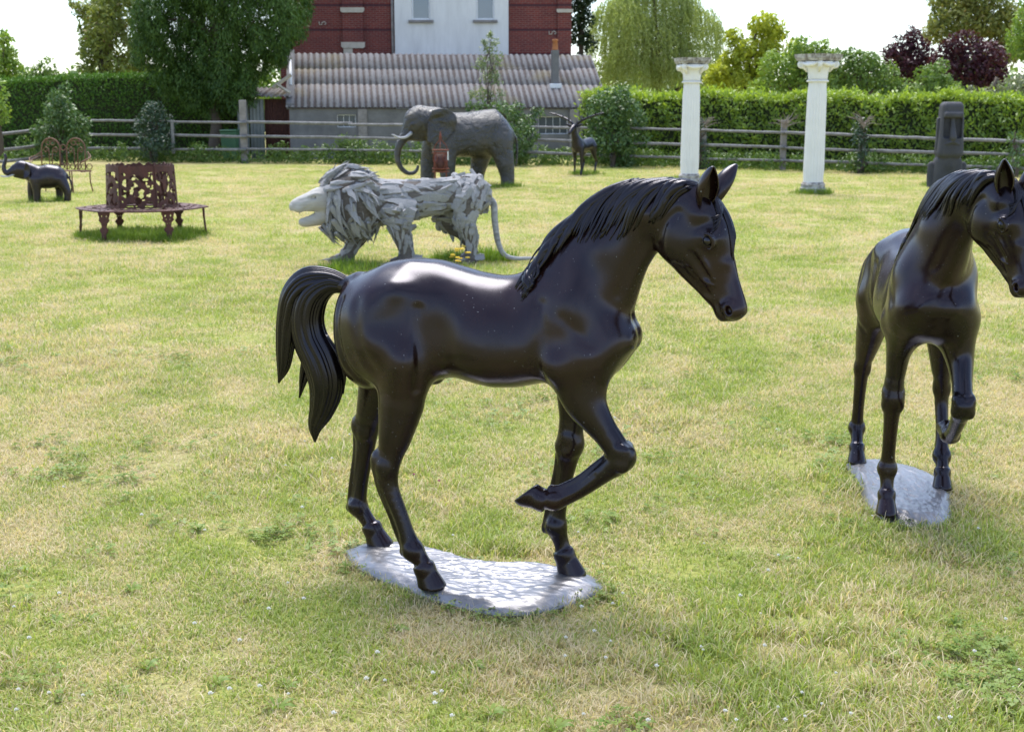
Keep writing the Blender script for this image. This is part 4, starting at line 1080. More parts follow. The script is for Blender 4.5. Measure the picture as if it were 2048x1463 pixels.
# hedges: deep leaf shells round a solid core coloured dark like inner shade
def hedge(name, label, line, top, mat_, leaf, dens, seed, depth=1.2, aspect=.5, rough=.12, spr=0.0):
    """line: (px, Y) corners of the front; top: height there"""
    r = np.random.default_rng(seed)
    A = np.array([[*at(px, 300, Y)[:2]] for px, Y in line]); H_ = np.array(top, float)
    seg = np.linalg.norm(np.diff(A, axis=0), axis=1); cum = np.concatenate([[0], np.cumsum(seg)]); Ltot = cum[-1]
    root = empty(name, (A[0][0], A[0][1], 0)); tag(root, label, 'hedge'); o = np.array([A[0][0], A[0][1], 0])
    fx = lambda s: np.stack([np.interp(s, cum, A[:, 0]), np.interp(s, cum, A[:, 1])], -1)
    hz = lambda s: np.interp(s, cum, H_) + rough * (np.sin(s * 1.9 + seed) * .5 + np.sin(s * 4.7) * .3 + np.sin(s * 9.1 + 2) * .25)
    tdir = unit(A[-1] - A[0]); back = np.array([-tdir[1], tdir[0]]); back = back if back[1] > 0 else -back
    # front face
    n = int(dens * Ltot * H_.mean()); s = r.uniform(0, Ltot, n); z = r.uniform(0.0, 1, n) ** .85 * (hz(s) + .05)
    bulge = .45 * (np.sin(s * 2.3 + 1.3 * np.sin(z * 2.1)) * np.sin(z * 2.9 + s) * .5 + .35 * np.sin(s * 6.1 + z * 5))
    dep = np.abs(r.normal(0, .16, n)) + .14 - bulge * rough * 5
    dep += np.clip((z - hz(s) + .35) / .35, 0, 1) ** 2 * .3
    P = np.concatenate([fx(s) + back * dep[:, None], z[:, None]], 1); Nn = np.tile(np.array([-back[0], -back[1], .35]), (n, 1))
    # top
    n2 = int(dens * Ltot * depth * 1.3); s2 = r.uniform(0, Ltot, n2); d2 = r.uniform(.15, depth, n2)
    z2 = hz(s2) - .03 + r.normal(0, .06, n2) + (spr * np.abs(r.normal(0, 1, n2)) * (r.uniform(0, 1, n2) < .3))
    P2 = np.concatenate([fx(s2) + back * d2[:, None], z2[:, None]], 1); N2 = np.tile(np.array([0, 0, 1.0]), (n2, 1))
    P = np.concatenate([P, P2]) - o; Nn = np.concatenate([Nn, N2]); n = len(P)
    nrm = unit(Nn + r.normal(0, .55, (n, 3))); D = unit(np.cross(nrm, r.normal(size=(n, 3))) + Nn * .4 + np.array([0, 0, .35]))
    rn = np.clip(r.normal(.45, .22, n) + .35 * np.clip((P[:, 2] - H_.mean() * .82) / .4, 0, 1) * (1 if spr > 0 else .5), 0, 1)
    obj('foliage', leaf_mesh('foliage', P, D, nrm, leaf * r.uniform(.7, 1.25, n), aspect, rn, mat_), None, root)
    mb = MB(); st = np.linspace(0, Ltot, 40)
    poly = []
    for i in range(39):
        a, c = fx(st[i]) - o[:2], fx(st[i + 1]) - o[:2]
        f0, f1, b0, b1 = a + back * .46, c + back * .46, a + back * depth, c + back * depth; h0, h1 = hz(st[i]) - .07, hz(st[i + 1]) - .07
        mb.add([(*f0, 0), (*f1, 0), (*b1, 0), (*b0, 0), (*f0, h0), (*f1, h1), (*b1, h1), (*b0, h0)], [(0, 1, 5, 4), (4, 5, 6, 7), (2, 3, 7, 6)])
    m_, nt_, b_ = mat(name + '_dark_core'); nz = noise(nt_, objco(nt_), 12, 5, .7); L(nt_, mixc(nt_, nz, (.012, .02, .008), (.05, .06, .025)), b_.inputs['Base Color']); b_.inputs['Roughness'].default_value = 1
    mb.build('twigs', m_, root)  # solid core, not twigs; dark colour stands in for shade inside the hedge
    return root
hedge('clipped_hedge', 'tall dark clipped conifer hedge behind the fence on the left', [(-120, 44), (30, 44.3), (315, 44.9), (500, 45.4)], [2.52, 2.56, 2.78, 2.8], M_hedgeL, .12, 330, 5, 1.4, .35, .04)  # stretch behind the conifer is added as dark backing for the shade there
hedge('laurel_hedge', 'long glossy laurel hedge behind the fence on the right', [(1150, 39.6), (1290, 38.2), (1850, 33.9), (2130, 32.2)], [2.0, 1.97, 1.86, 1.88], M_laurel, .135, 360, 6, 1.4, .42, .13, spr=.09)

# undergrowth of weeds along the foot of the fence
def undergrowth():
    r = np.random.default_rng(61); puffs = []
    for i in range(520):
        px = r.uniform(-40, 2100); Yf = np.interp(px, [165, 350, 1280, 1850, 2048], [41, 39.7, 36.5, 32.4, 31.2]); Y = Yf + r.uniform(-.35, .9)
        h = r.uniform(.08, .30) * (1.5 if r.uniform() < .12 else 1); c = at(px, 300, Y); c[2] = h * .7; puffs.append((c, h))
    for px, py, rp in ((680, 292, 26), (722, 300, 26), (645, 302, 18), (800, 296, 16), (835, 300, 18), (700, 312, 24), (760, 312, 14), (1090, 305, 14), (1130, 308, 14), (400, 300, 12), (240, 300, 14), (560, 312, 10), (610, 310, 12)):
        c = at(px, py, 38.9); puffs += subpuffs([(c, rp * 38.9 / F_PX)], 12, .45, int(px))
    P, Nn = puff_leaves(puffs, 130, 62, inner=.5); keep = P[:, 2] > .0; P, Nn = P[keep], Nn[keep]; n = len(P)
    nrm = unit(Nn + np.array([0, 0, .5]) + r.normal(0, .5, (n, 3))); D = unit(np.cross(nrm, r.normal(size=(n, 3))) + np.array([0, 0, .5]))
    o = obj('undergrowth', leaf_mesh('undergrowth', P, D, nrm, .10 * r.uniform(.6, 1.3, n), .4, np.clip(r.normal(.45, .25, n), 0, 1), M_weed), None)
    tag(o, 'dark green weeds growing along the foot of the rail fence', 'weeds', kind='stuff')
undergrowth()
# ------------------------------------------------------------------ horses
def hoof(cl, top, bottom, rt, rb, y, zcut=None, cutn=None, cuto=None):
    """flat-soled hoof between the coronet and the sole"""
    top = np.array([top[0], y, top[1]]); bot = np.array([bottom[0], y, bottom[1]])
    tmp = Clay(np.minimum(top, bot) - 0.09, np.maximum(top, bot) + 0.09, cl.h)
    d = bot - top; d = d / np.linalg.norm(d)
    tmp.tube([top, bot], [rt, rb], 0.86, k=0)
    tmp.tube([top - d * 0.004, top + d * 0.003], [rt * 1.13, rt * 1.13], 0.92, k=0.003)
    tmp.cut(bot if cuto is None else cuto, d if cutn is None else cutn, np.minimum(top, bot) - 0.09, np.maximum(top, bot) + 0.09)
    tmp.cut(top - d * 0.02, -d, np.minimum(top, bot) - 0.09, np.maximum(top, bot) + 0.09)
    sl, X, Y, Z = cl.win(tmp.lo, tmp.lo + (tmp.n - 1) * tmp.h)
    # resample the small block onto the big grid
    P = np.stack(np.broadcast_arrays(X, Y, Z), -1)
    e = tmp.value(P)
    e = np.where(((P < tmp.lo) | (P > tmp.lo + (tmp.n - 1) * tmp.h)).any(-1), 1.0, e)
    cl.d[sl] = smin(cl.d[sl], e.astype(np.float32), 0.003)

EYES = []
HS = 0.915
HP = np.array([0.762, 0.0, 1.352])                    # poll
HU = np.array([0.371, 0, -0.928]); HN = np.array([0.928, 0, 0.371])
def hd(t, n, y=0.0): return HP + HS * (t * HU + n * HN + np.array([0, y, 0]))

def thighs(c):
    c.tube([(-.27, -.095, .92), (-.205, -.128, .765), (-.213, -.135, .64), (-.228, -.145, .54)], [.13, .102, .072, .050], [.8, .8, .78, .8], k=0.05, n=9)
    c.tube([(-.33, .095, .90), (-.375, .128, .745), (-.42, .135, .63), (-.452, .145, .55)], [.13, .102, .072, .050], [.8, .8, .78, .8], k=0.05, n=9)
    c.tube([(.35, .085, .80), (.315, .10, .70), (.307, .105, .62), (.303, .11, .545)], [.095, .062, .046, .037], [.75, .78, .85, .9], k=0.045, n=9)
    c.tube([(.385, -.085, .815), (.412, -.105, .71), (.455, -.11, .645), (.508, -.11, .580)], [.105, .072, .052, .038], [.72, .75, .82, .9], k=0.045, n=9)

def sculpt_horse():
    c = Clay((-0.62, -0.30, 0.0), (0.98, 0.30, 1.46), 0.0050)
    c.loft([(-0.495, .93, .80, .03, .03), (-.475, 1.0, .74, .10, .09), (-.44, 1.038, .69, .135, .14), (-.376, 1.068, .66, .155, .17),
            (-.30, 1.102, .66, .165, .185), (-.21, 1.12, .68, .165, .19), (-.12, 1.114, .715, .16, .19), (-.05, 1.097, .73, .15, .195),
            (.022, 1.08, .716, .15, .205), (.09, 1.072, .705, .145, .21), (.17, 1.076, .712, .13, .205), (.26, 1.085, .735, .115, .195),
            (.34, 1.09, .745, .115, .18), (.42, 1.06, .745, .12, .165), (.49, 1.0, .775, .12, .145), (.53, .955, .83, .10, .115), (.552, .92, .87, .05, .06)], k=0)
    # neck
    c.tube([(.33, 0, .955), (.435, 0, 1.135), (.505, 0, 1.218), (.575, 0, 1.268), (.65, 0, 1.288), (.725, 0, 1.303)],
           [.195, .147, .122, .104, .086, .070], [.72, .62, .56, .58, .68, .8], k=0.05, n=9)
    thighs(c)
    c.blur(5)
    # head
    hst = [(-.035, .0, -.09, .035, .045), (0, .012, -.13, .045, .05), (.04, .032, -.165, .053, .052), (.086, .047, -.187, .062, .057), (.124, .050, -.198, .068, .058),
           (.16, .047, -.19, .068, .056), (.193, .040, -.18, .058, .053), (.225, .032, -.165, .048, .048), (.26, .028, -.146, .041, .042),
           (.30, .0236, -.124, .036, .036), (.335, .022, -.108, .037, .034), (.365, .021, -.092, .039, .032), (.395, .014, -.082, .036, .029), (.408, .006, -.076, .031, .025)]
    c.loft([tuple(HS * q for q in r_) for r_ in hst], HP, HU, HN, (0, 1, 0), k=0.03, p=2.25)
    c.ball(hd(.398, -.027), (.027, .028, .031), k=0.03, frame=[HU, (0, 1, 0), HN])
    c.ball(hd(.388, -.068), (.022, .022, .018), k=0.02, frame=[HU, (0, 1, 0), HN])
    for s in (-1, 1):
        c.ball(hd(.112, -.118, s * .030), (.080, .044, .074), k=0.022, frame=[HU, (0, 1, 0), HN])      # cheek
        c.bump(hd(.148, -.004, s * .070), (.034, .034, .034), .017)     # orbit
        c.bump(hd(.190, -.030, s * .06), (.022, .02, .03), -.006)
        c.bump(hd(.105, .012, s * .06), (.025, .02, .022), -.008)        # temple hollow
        c.bump(hd(.065, -.01, s * .06), (.025, .025, .025), .010)
        E0 = c.snap(hd(.157, -.004, s * .09)[None], 8)[0]; En = c.normal(E0[None])[0]
        eu = HU - En * (HU @ En); eu /= np.linalg.norm(eu); ev = np.cross(En, eu); ev = ev if ev @ HN > 0 else -ev
        EYES.append((E0 - En * .0085, En))
        c.ball(E0 + En * .004, (.025, .0150, .012), k=0.005, frame=[eu, ev, En], mode='sub')
        lid = lambda a, w, hgt: E0 + eu * (w * math.cos(a)) + ev * (hgt * math.sin(a)) + En * .0015
        c.tube([lid(R(q), .0255, .0150) for q in range(-8, 189, 14)], [.0042 + .0024 * math.sin(math.pi * i / 14) for i in range(15)], 1, k=.004, n=1)
        c.tube([lid(R(q), .0255, .0150) for q in range(185, 356, 14)], .0040, 1, k=.004, n=1)
        c.groove([lid(R(q), .031, .0225) for q in range(10, 171, 20)], .0045, .005)
        c.cord([lid(R(q), .034, .029) for q in range(20, 161, 20)], [.003, .006, .003], .008, -.001)
        c.groove([lid(R(q), .032, .0225) for q in range(200, 331, 20)], .005, .004)
        c.cord([hd(.183, -.052, s * .07), hd(.215, -.050, s * .058), hd(.25, -.046, s * .05), hd(.278, -.042, s * .045)], [.007, .0075, .006, .002], .012, -.003)   # facial crest
        c.groove([hd(.175, -.078, s * .07), hd(.215, -.072, s * .058), hd(.262, -.064, s * .05)], .011, .007)
        c.cord([hd(.205, -.110, s * .06), hd(.25, -.092, s * .05), hd(.285, -.066, s * .045), hd(.30, -.040, s * .04)], [.002, .003, .003, .002], .006, -.0005)
        c.groove([hd(.19, -.150, s * .055), hd(.245, -.125, s * .048), hd(.31, -.098, s * .042)], .010, .007)
        c.groove([hd(.21, -.118, s * .055), hd(.26, -.100, s * .05), hd(.32, -.082, s * .042)], .009, .005)
        c.groove([hd(.030, -.075, s * .07), hd(.050, -.135, s * .082), hd(.100, -.186, s * .06)], .012, .006)
        c.bump(hd(.24, .01, s * .045), (.03, .02, .02), .004)
        N0 = c.snap(hd(.384, -.026, s * .05)[None], 8)[0]; Nn_ = c.normal(N0[None])[0]
        nu_ = HU - Nn_ * (HU @ Nn_); nu_ /= np.linalg.norm(nu_); nv_ = np.cross(Nn_, nu_)
        c.ball(N0 - Nn_ * .006, (.026, .020, .014), k=0.014, frame=[nu_, nv_, Nn_])
        c.ball(N0 + Nn_ * .004 + nu_ * .003, (.0155, .0105, .013), k=0.004, frame=[nu_, nv_, Nn_], mode='sub')
        ring_ = [N0 + Nn_ * .0055 + nu_ * (.003 + .0185 * math.cos(R(q))) + nv_ * (.0135 * math.sin(R(q))) for q in range(0, 361, 24)]
        c.tube(ring_, .0038, 1, k=.005, n=1)
        c.groove([hd(.352, -.066, s * .045), hd(.380, -.064, s * .042), hd(.405, -.056, s * .034), hd(.425, -.046, s * .02)], .0048, .008)   # mouth
        c.bump(hd(.37, -.05, s * .04), (.02, .02, .014), .004)
        c.bump(hd(.33, -.045, s * .038), (.025, .015, .03), -.003)
        c.groove([(.66, s * .075, 1.33), (.655, s * .085, 1.24), (.64, s * .08, 1.19)], .016, 0.0050)     # behind the jaw
        c.groove([(.60, s * .08, 1.20), (.565, s * .09, 1.11), (.545, s * .10, 1.04)], .02, 0.0050)         # jugular groove
        c.bump((.60, s * .09, 1.29), (.06, .05, .04), 0.0160)
        c.bump((.46, s * .11, 1.20), (.05, .05, .06), 0.0120)
        c.bump((.40, s * .16, 1.02), (.07, .06, .09), 0.0240)                                            # shoulder
        c.bump((.44, s * .16, .84), (.06, .06, .07), 0.0150)
        c.bump((.50, s * .10, .90), (.06, .06, .07), 0.0060)
        c.groove([(.27, s * .19, 1.02), (.285, s * .19, .92), (.27, s * .2, .82), (.28, s * .18, .75)], .022, 0.0089)
        c.groove([(.36, s * .18, .97), (.41, s * .185, .93), (.45, s * .18, .90)], .02, 0.0030)
        c.bump((.33, s * .18, .80), (.05, .05, .05), 0.0240)
        c.bump((-.06, s * .2, .90), (.06, .06, .10), -0.0280)                                            # flank
        c.bump((-.20, s * .17, 1.05), (.06, .05, .04), 0.0200)                                           # point of hip
        c.bump((-.25, s * .20, .93), (.08, .06, .06), -0.0160)
        c.groove([(-.115, s * .20, .98), (-.105, s * .20, .88), (-.115, s * .19, .79), (-.15, s * .16, .72)], .018, 0.0099)
        c.groove([(-.445, s * .12, .99), (-.45, s * .15, .88), (-.42, s * .16, .78), (-.36, s * .15, .68)], .014, 0.0099)
        c.groove([(-.35, s * .19, .99), (-.33, s * .21, .88), (-.30, s * .21, .78)], .025, 0.0060)
    for s in (-1, 1):
        x = -.165 if s < 0 else -.30
        c.bump((x, s * .19, .80), (.05, .06, .06), .020)
        c.bump((x - .09, s * .19, .74), (.05, .06, .08), -.012)
        c.bump((x - .13, s * .18, .86), (.06, .06, .09), .012)
    c.groove([(.556, 0, .97), (.562, 0, .90), (.53, 0, .80)], .020, .006)
    c.groove([(-.50, 0, .98), (-.495, 0, .86), (-.47, 0, .74)], .02, .02)
    # hind legs (near = right = -y stands forward, far = left stands back)
    c.tube([(-.20, -.14, .64), (-.228, -.148, .52), (-.250, -.155, .445), (-.247, -.158, .37), (-.208, -.16, .28), (-.180, -.16, .205), (-.160, -.16, .160)],
           [.066, .048, .043, .0355, .0285, .029, .036], [.8, .8, .75, .8, .9, .95, .95], k=0.025)
    c.ball((-.29, -.154, .455), (.020, .018, .032), k=0.03)
    c.tube([(-.160, -.16, .158), (-.128, -.16, .123), (-.112, -.16, .095)], [.035, .0275, .031], .95, k=0.012)
    hoof(c, (-.118, .098), (-.092, .036), .034, .050, -.16, cutn=(0, 0, -1))
    c.tube([(-.42, .14, .63), (-.458, .148, .54), (-.478, .155, .47), (-.490, .158, .395), (-.510, .16, .28), (-.520, .16, .21), (-.526, .16, .178)],
           [.064, .049, .044, .0355, .028, .029, .036], [.8, .8, .75, .8, .9, .95, .95], k=0.025)
    c.ball((-.518, .154, .485), (.020, .018, .032), k=0.03)
    c.tube([(-.526, .16, .178), (-.49, .16, .132), (-.466, .16, .098)], [.035, .0275, .031], .95, k=0.012)
    hoof(c, (-.468, .098), (-.438, .036), .034, .051, .16, cutn=(0, 0, -1))
    # fore legs: far one standing, near one lifted and folded
    c.tube([(.304, .11, .56), (.298, .11, .497), (.290, .11, .43), (.278, .11, .36), (.260, .11, .26), (.253, .11, .207)],
           [.038, .045, .034, .0285, .028, .037], [.9, .9, .9, .95, .95, .95], k=0.015)
    c.bump((.275, .11, .49), (.02, .03, .02), .006)
    c.tube([(.253, .11, .205), (.272, .11, .15), (.284, .11, .108)], [.036, .0265, .031], .95, k=0.012)
    hoof(c, (.284, .106), (.312, .036), .034, .050, .11, cutn=(0, 0, -1))
    c.tube([(.500, -.11, .588), (.535, -.11, .535), (.520, -.11, .508)], [.037, .043, .036], .9, k=0.012)
    c.tube([(.525, -.11, .515), (.475, -.11, .472), (.41, -.11, .418), (.352, -.11, .384), (.318, -.11, .371)], [.038, .0325, .027, .029, .035], [.9, .95, .95, .95, .95], k=0.012)
    c.tube([(.318, -.11, .371), (.288, -.11, .364), (.27, -.11, .366)], [.0335, .028, .031], .95, k=0.012)
    hoof(c, (.274, .366), (.222, .384), .035, .049, -.11, cutn=(-.62, 0, .78), cuto=(.224, -.11, .390))
    def tendon(pts, y, r_=.0135): c.tube([(x, y, z) for x, z in pts], r_, .85, k=.007, n=5)
    tendon([(-.293, .43), (-.276, .36), (-.240, .28), (-.212, .21), (-.192, .165)], -.16)
    tendon([(-.525, .455), (-.527, .38), (-.543, .28), (-.553, .21), (-.555, .175)], .16)
    tendon([(.262, .46), (.255, .40), (.240, .33), (.226, .26), (.216, .205)], .11)
    tendon([(.505, .540), (.462, .502), (.398, .446), (.342, .413), (.312, .402)], -.11)
    for (x, z, y) in ((-.196, .150, -.16), (-.560, .168, .16), (.214, .190, .11), (.308, .404, -.11)): c.ball((x, y, z), (.012, .014, .015), k=.012)     # ergots
    for (x, z, y, dx) in ((.303, .500, .11, .014), (.548, .535, -.11, .006)):      # knees
        c.ball((x + dx, y, z), (.028, .037, .034), k=.022)
        for s in (-1, 1): c.ball((x, y + s * .030, z - .028), (.018, .010, .016), k=.018); c.ball((x, y + s * .030, z + .028), (.018, .010, .016), k=.018)
    for (x, z, y) in ((-.262, .445, -.155), (-.486, .475, .155)):
        for s in (-1, 1): c.ball((x + .012, y + s * .026, z - .01), (.022, .010, .026), k=.018)
    for (x, z, y) in ((-.160, .160, -.16), (-.526, .180, .16), (.253, .207, .11), (.318, .371, -.11)):
        for s in (-1, 1): c.ball((x, y + s * .022, z), (.022, .012, .022), k=.016)
    for y, pts in ((-.16, [(-.262, .36), (-.23, .28), (-.205, .21)]), (.16, [(-.50, .38), (-.525, .27), (-.54, .2)]), (.11, [(.272, .42), (.258, .34), (.242, .25)])):
        for s in (-1, 1): c.groove([(x, y + s * .022, z) for x, z in pts], .007, .003)
    for s in (-1, 1): c.groove([(.46, -.11 + s * .022, .472), (.40, -.11 + s * .022, .425), (.35, -.11 + s * .022, .398)], .007, .003)
    c.ball((-.145, 0, .715), (.03, .018, .022), k=0.02)
    c.tube([(-.42, 0, 1.03), (-.48, 0, 1.012)], [.03, .024], 1.0, k=0.03)
    return c

def locks_mesh(name, items, seg=8):
    """tapered carved locks: items of (points, half width, flatness, lateral hint)"""
    mb = MB()
    for P, hw, flat, up in items:
        n = len(P); t = np.linspace(0, 1, n)
        mb.tube([tuple(p) for p in P], hw, seg, True, flat, up)
    me = mb.mesh(name, True)
    return me

def taper(n, w, root=0.45, p=0.7):
    t = np.linspace(0, 1, n)
    return w * np.minimum(root + (1 - root) * np.minimum(t / 0.25, 1), 1) * np.clip(1 - t ** 2.6, 0.04, 1) ** p

CREST = [(.765, 1.362), (.73, 1.378), (.68, 1.387), (.60, 1.388), (.52, 1.376), (.45, 1.340), (.385, 1.288), (.33, 1.232), (.285, 1.178), (.25, 1.135), (.232, 1.112), (.222, 1.10)]
def mane_items(c, side, seed):
    r = np.random.default_rng(seed); C = spline(CREST, 12); out = []
    nC = len(C)
    for layer, cnt in ((0, 46), (1, 54), (2, 40)):
        for i in range(cnt):
            s = (i + r.uniform(0.1, 0.9)) / cnt
            k = int(np.clip(s * (nC - 6), 0, nC - 6)); root = C[k]; T = C[k + 5] - C[k]; T = T / np.linalg.norm(T)
            Lh = (0.285 - 0.07 * abs(s - 0.42) * 2 + .022 * math.sin(s * 47)) * r.uniform(0.88, 1.08) * (1.0, 0.97, 0.93)[layer]
            back = 0.78 + 0.09 * r.uniform(-1, 1) + .10 * math.sin(s * 39)
            back *= 1 - 0.55 * min(max((s - 0.45) / 0.45, 0), 1)
            if s > 0.72:
                Lh *= 1 - 0.50 * (s - 0.72) / 0.28; back *= 1 - 0.85 * (s - 0.72) / 0.28
                if r.uniform() < 0.55 * (s - 0.6): continue
            if s < 0.12: Lh *= 0.62
            end = root + Lh * np.array([-back * (1 - .25 * s), -0.66])
            b0, b1, b2, b3 = root, root + 0.50 * Lh * T, end + np.array([0.035 + 0.02 * r.uniform(-1, 1), 0.36 * Lh]), end
            t = np.linspace(0, 1, 15)[:, None]
            q = (1 - t) ** 3 * b0 + 3 * (1 - t) ** 2 * t * b1 + 3 * (1 - t) * t * t * b2 + t ** 3 * b3
            P = np.stack([q[:, 0], np.full(15, side * 0.10), q[:, 1]], 1)
            P[:, 1] = side * (0.012 + 0.10 * np.minimum(1, np.linspace(0, 1, 15) * 2.2))
            Q = c.snap(P, 5)
            Q[:, 0] = 0.7 * q[:, 0] + 0.3 * Q[:, 0]; Q[:, 2] = 0.7 * q[:, 1] + 0.3 * Q[:, 2]
            w0 = np.clip(np.linspace(0, 1, 15) / 0.22, 0, 1)[:, None]
            top = np.stack([q[:, 0], np.full(15, side * (0.010 + 0.008 * r.uniform(-1, 1))), q[:, 1]], 1)
            Q = Q * w0 + top * (1 - w0)
            nrm = c.normal(Q); Q = Q + nrm * (0.001 + 0.0028 * layer) * w0
            if s > 0.6: Q += nrm * np.clip(np.linspace(0, 1, 15)[:, None] - 0.8, 0, 1) * 0.03 * r.uniform(0, 1)
            out.append((Q, taper(15, r.choice([0.0055, 0.008, 0.013, 0.018], p=[.3, .3, .25, .15]) * r.uniform(.9, 1.1), 0.7), 0.58, (0, side, 0.3)))
    # ridge of hair along the crest itself
    for j in range(5):
        o = (j - 2) * 0.008
        P = np.array([(x, o + 0.004 * math.sin(i * 0.5 + j), z - 0.006 - abs(o) * 0.5) for i, (x, z) in enumerate(C[::3])])
        out.append((P, np.full(len(P), 0.012), 0.9, (0, 0, 1)))
    # forelock
    for j in range(22):
        a = (j % 11) / 10.0 - 0.5; wv = .012 * math.sin(j * 2.1)
        if j < 11:
            e = [hd(-.012, .02, side * (-.004 + .020 * a)), hd(.03, .050, side * (.002 + .030 * a)), hd(.066 + .010 * a, .056, side * (.016 + .030 * a)), hd(.094 + .022 * a, .045, side * (.042 + .020 * a)), hd(.104 + .036 * a, .026, side * (.062 + .010 * a))]
        else:
            e = [hd(-.012, .02, side * (-.010 + .016 * a)), hd(.05, .056, side * (-.010 + .026 * a)), hd(.11, .056, side * (-.014 + .034 * a)), hd(.165, .047, side * (-.006 + .03 * a)), hd(.215 + .05 * a + wv, .036, side * (.008 + .012 * a))]
        P = spline(e, 5); P = c.snap(P, 4); P = P + c.normal(P) * (0.002 + .003 * ((j * 7) % 3) / 2)
        out.append((P, taper(len(P), 0.0085, 0.6), 0.6, (0, side, 0.5)))
    return out

def tail_items(seed):
    r = np.random.default_rng(seed); out = []
    A = [(-.455, 1.015, .022), (-.53, 1.033, .034), (-.61, 1.018, .050), (-.668, .965, .050), (-.698, .875, .042), (-.712, .785, .034), (-.722, .715, .024), (-.743, .655, .003)]
    B = [(-.455, 1.010, .022), (-.53, 1.018, .038), (-.595, .975, .055), (-.622, .90, .060), (-.612, .825, .062), (-.572, .745, .066), (-.553, .665, .062), (-.572, .58, .046), (-.602, .51, .026), (-.606, .452, .003)]
    Cc = [(-.60, .86, .02), (-.615, .77, .026), (-.638, .69, .020), (-.662, .607, .002)]
    D = [(-.56, .83, .02), (-.515, .76, .024), (-.496, .70, .022), (-.49, .635, .002)]
    for path, cnt, lat in ((A, 26, .045), (B, 36, .060), (Cc, 8, .03), (D, 8, .03)):
        S = spline(path, 5); n = len(S)
        T = np.gradient(S[:, :2], axis=0); T /= np.linalg.norm(T, axis=1, keepdims=True) + 1e-9
        Nn = np.stack([-T[:, 1], T[:, 0]], 1); hw = np.maximum(S[:, 2] * .92, 0.002)
        core = np.stack([S[:, 0], np.zeros(n), S[:, 1]], 1)
        out.append((core, hw * 0.90, min(lat / 0.06, 1) * 0.68, (0, 1, 0)))
        for j in range(cnt):
            th = 2 * math.pi * (j + r.uniform(-.3, .3)) / cnt
            tw = r.uniform(-.5, .5) * np.linspace(0, 1, n)
            a, bb = np.cos(th + tw), np.sin(th + tw)
            P = np.stack([S[:, 0] + Nn[:, 0] * a * hw * 0.84, bb * hw * 0.66, S[:, 1] + Nn[:, 1] * a * hw * 0.84], 1)
            out.append((P, np.maximum(hw * r.choice([.12, .17, .24, .32]) * r.uniform(.9, 1.1), 0.0018), 0.8, (0, 1, 0)))
    return out

def ear_mesh(side):
    """cupped ear, opening forward and outward"""
    nS, nT = 16, 15
    V = []; F = []
    for i in range(nS):
        s = i / (nS - 1)
        rad = 0.037 * (math.sin(math.pi * min(1, 0.24 + 0.76 * s) ** 1.25) ** 0.75 if s < 1 else 0.0) + 0.0008
        bend = 0.012 * s * s
        for j in range(nT):
            a = -2.25 + 4.5 * j / (nT - 1)
            pinch = 1 - 0.45 * s
            V.append((rad * math.cos(a) * -0.8 + bend, rad * math.sin(a) * pinch, 0.132 * s))
    for i in range(nS - 1):
        for j in range(nT - 1):
            a = i * nT + j; F.append((a, a + 1, a + nT + 1, a + nT))
    me = bpy.data.meshes.new('ear'); me.from_pydata(V, [], F)
    me.polygons.foreach_set('use_smooth', np.ones(len(F), bool))
    return me

def bend_neck(V, mirror, turn, x0=.24, x1=.68):
    V = np.array(V, float)
    if mirror: V[:, 1] *= -1
    xs = np.linspace(-1.2, 1.4, 600); t = np.clip((xs - x0) / (x1 - x0), 0, 1)
    ph = turn * (t * t * (3 - 2 * t)); dx = xs[1] - xs[0]
    cx = np.concatenate([[0], np.cumsum(np.cos(ph[:-1]) * dx)]) + xs[0]
    cy = np.concatenate([[0], np.cumsum(np.sin(ph[:-1]) * dx)])
    # head and the upper neck turn together: the angle follows x along the neck only above the chest
    zz = np.clip((V[:, 2] - 0.88) / 0.20, 0, 1); wgt = zz * zz * (3 - 2 * zz)
    head = ((V[:, 0] - HP[0]) * HU[0] + (V[:, 2] - HP[2]) * HU[2] > 0.0) & (V[:, 0] > 0.60) & (V[:, 2] > 0.85)
    wgt = np.where(head, 1.0, wgt)
    X = np.interp(V[:, 0], xs, cx); Y = np.interp(V[:, 0], xs, cy); A = np.interp(V[:, 0], xs, ph)
    W = np.stack([X - V[:, 1] * np.sin(A), Y + V[:, 1] * np.cos(A), V[:, 2]], 1)
    return V * (1 - wgt[:, None]) + W * wgt[:, None]

def deform(me, mirror, turn):
    n = len(me.vertices); V = np.empty(n * 3, np.float32); me.vertices.foreach_get('co', V)
    V = bend_neck(V.reshape(-1, 3), mirror, turn)
    me.vertices.foreach_set('co', V.astype(np.float32).ravel())
    if mirror: me.flip_normals()
    me.update()
    return me

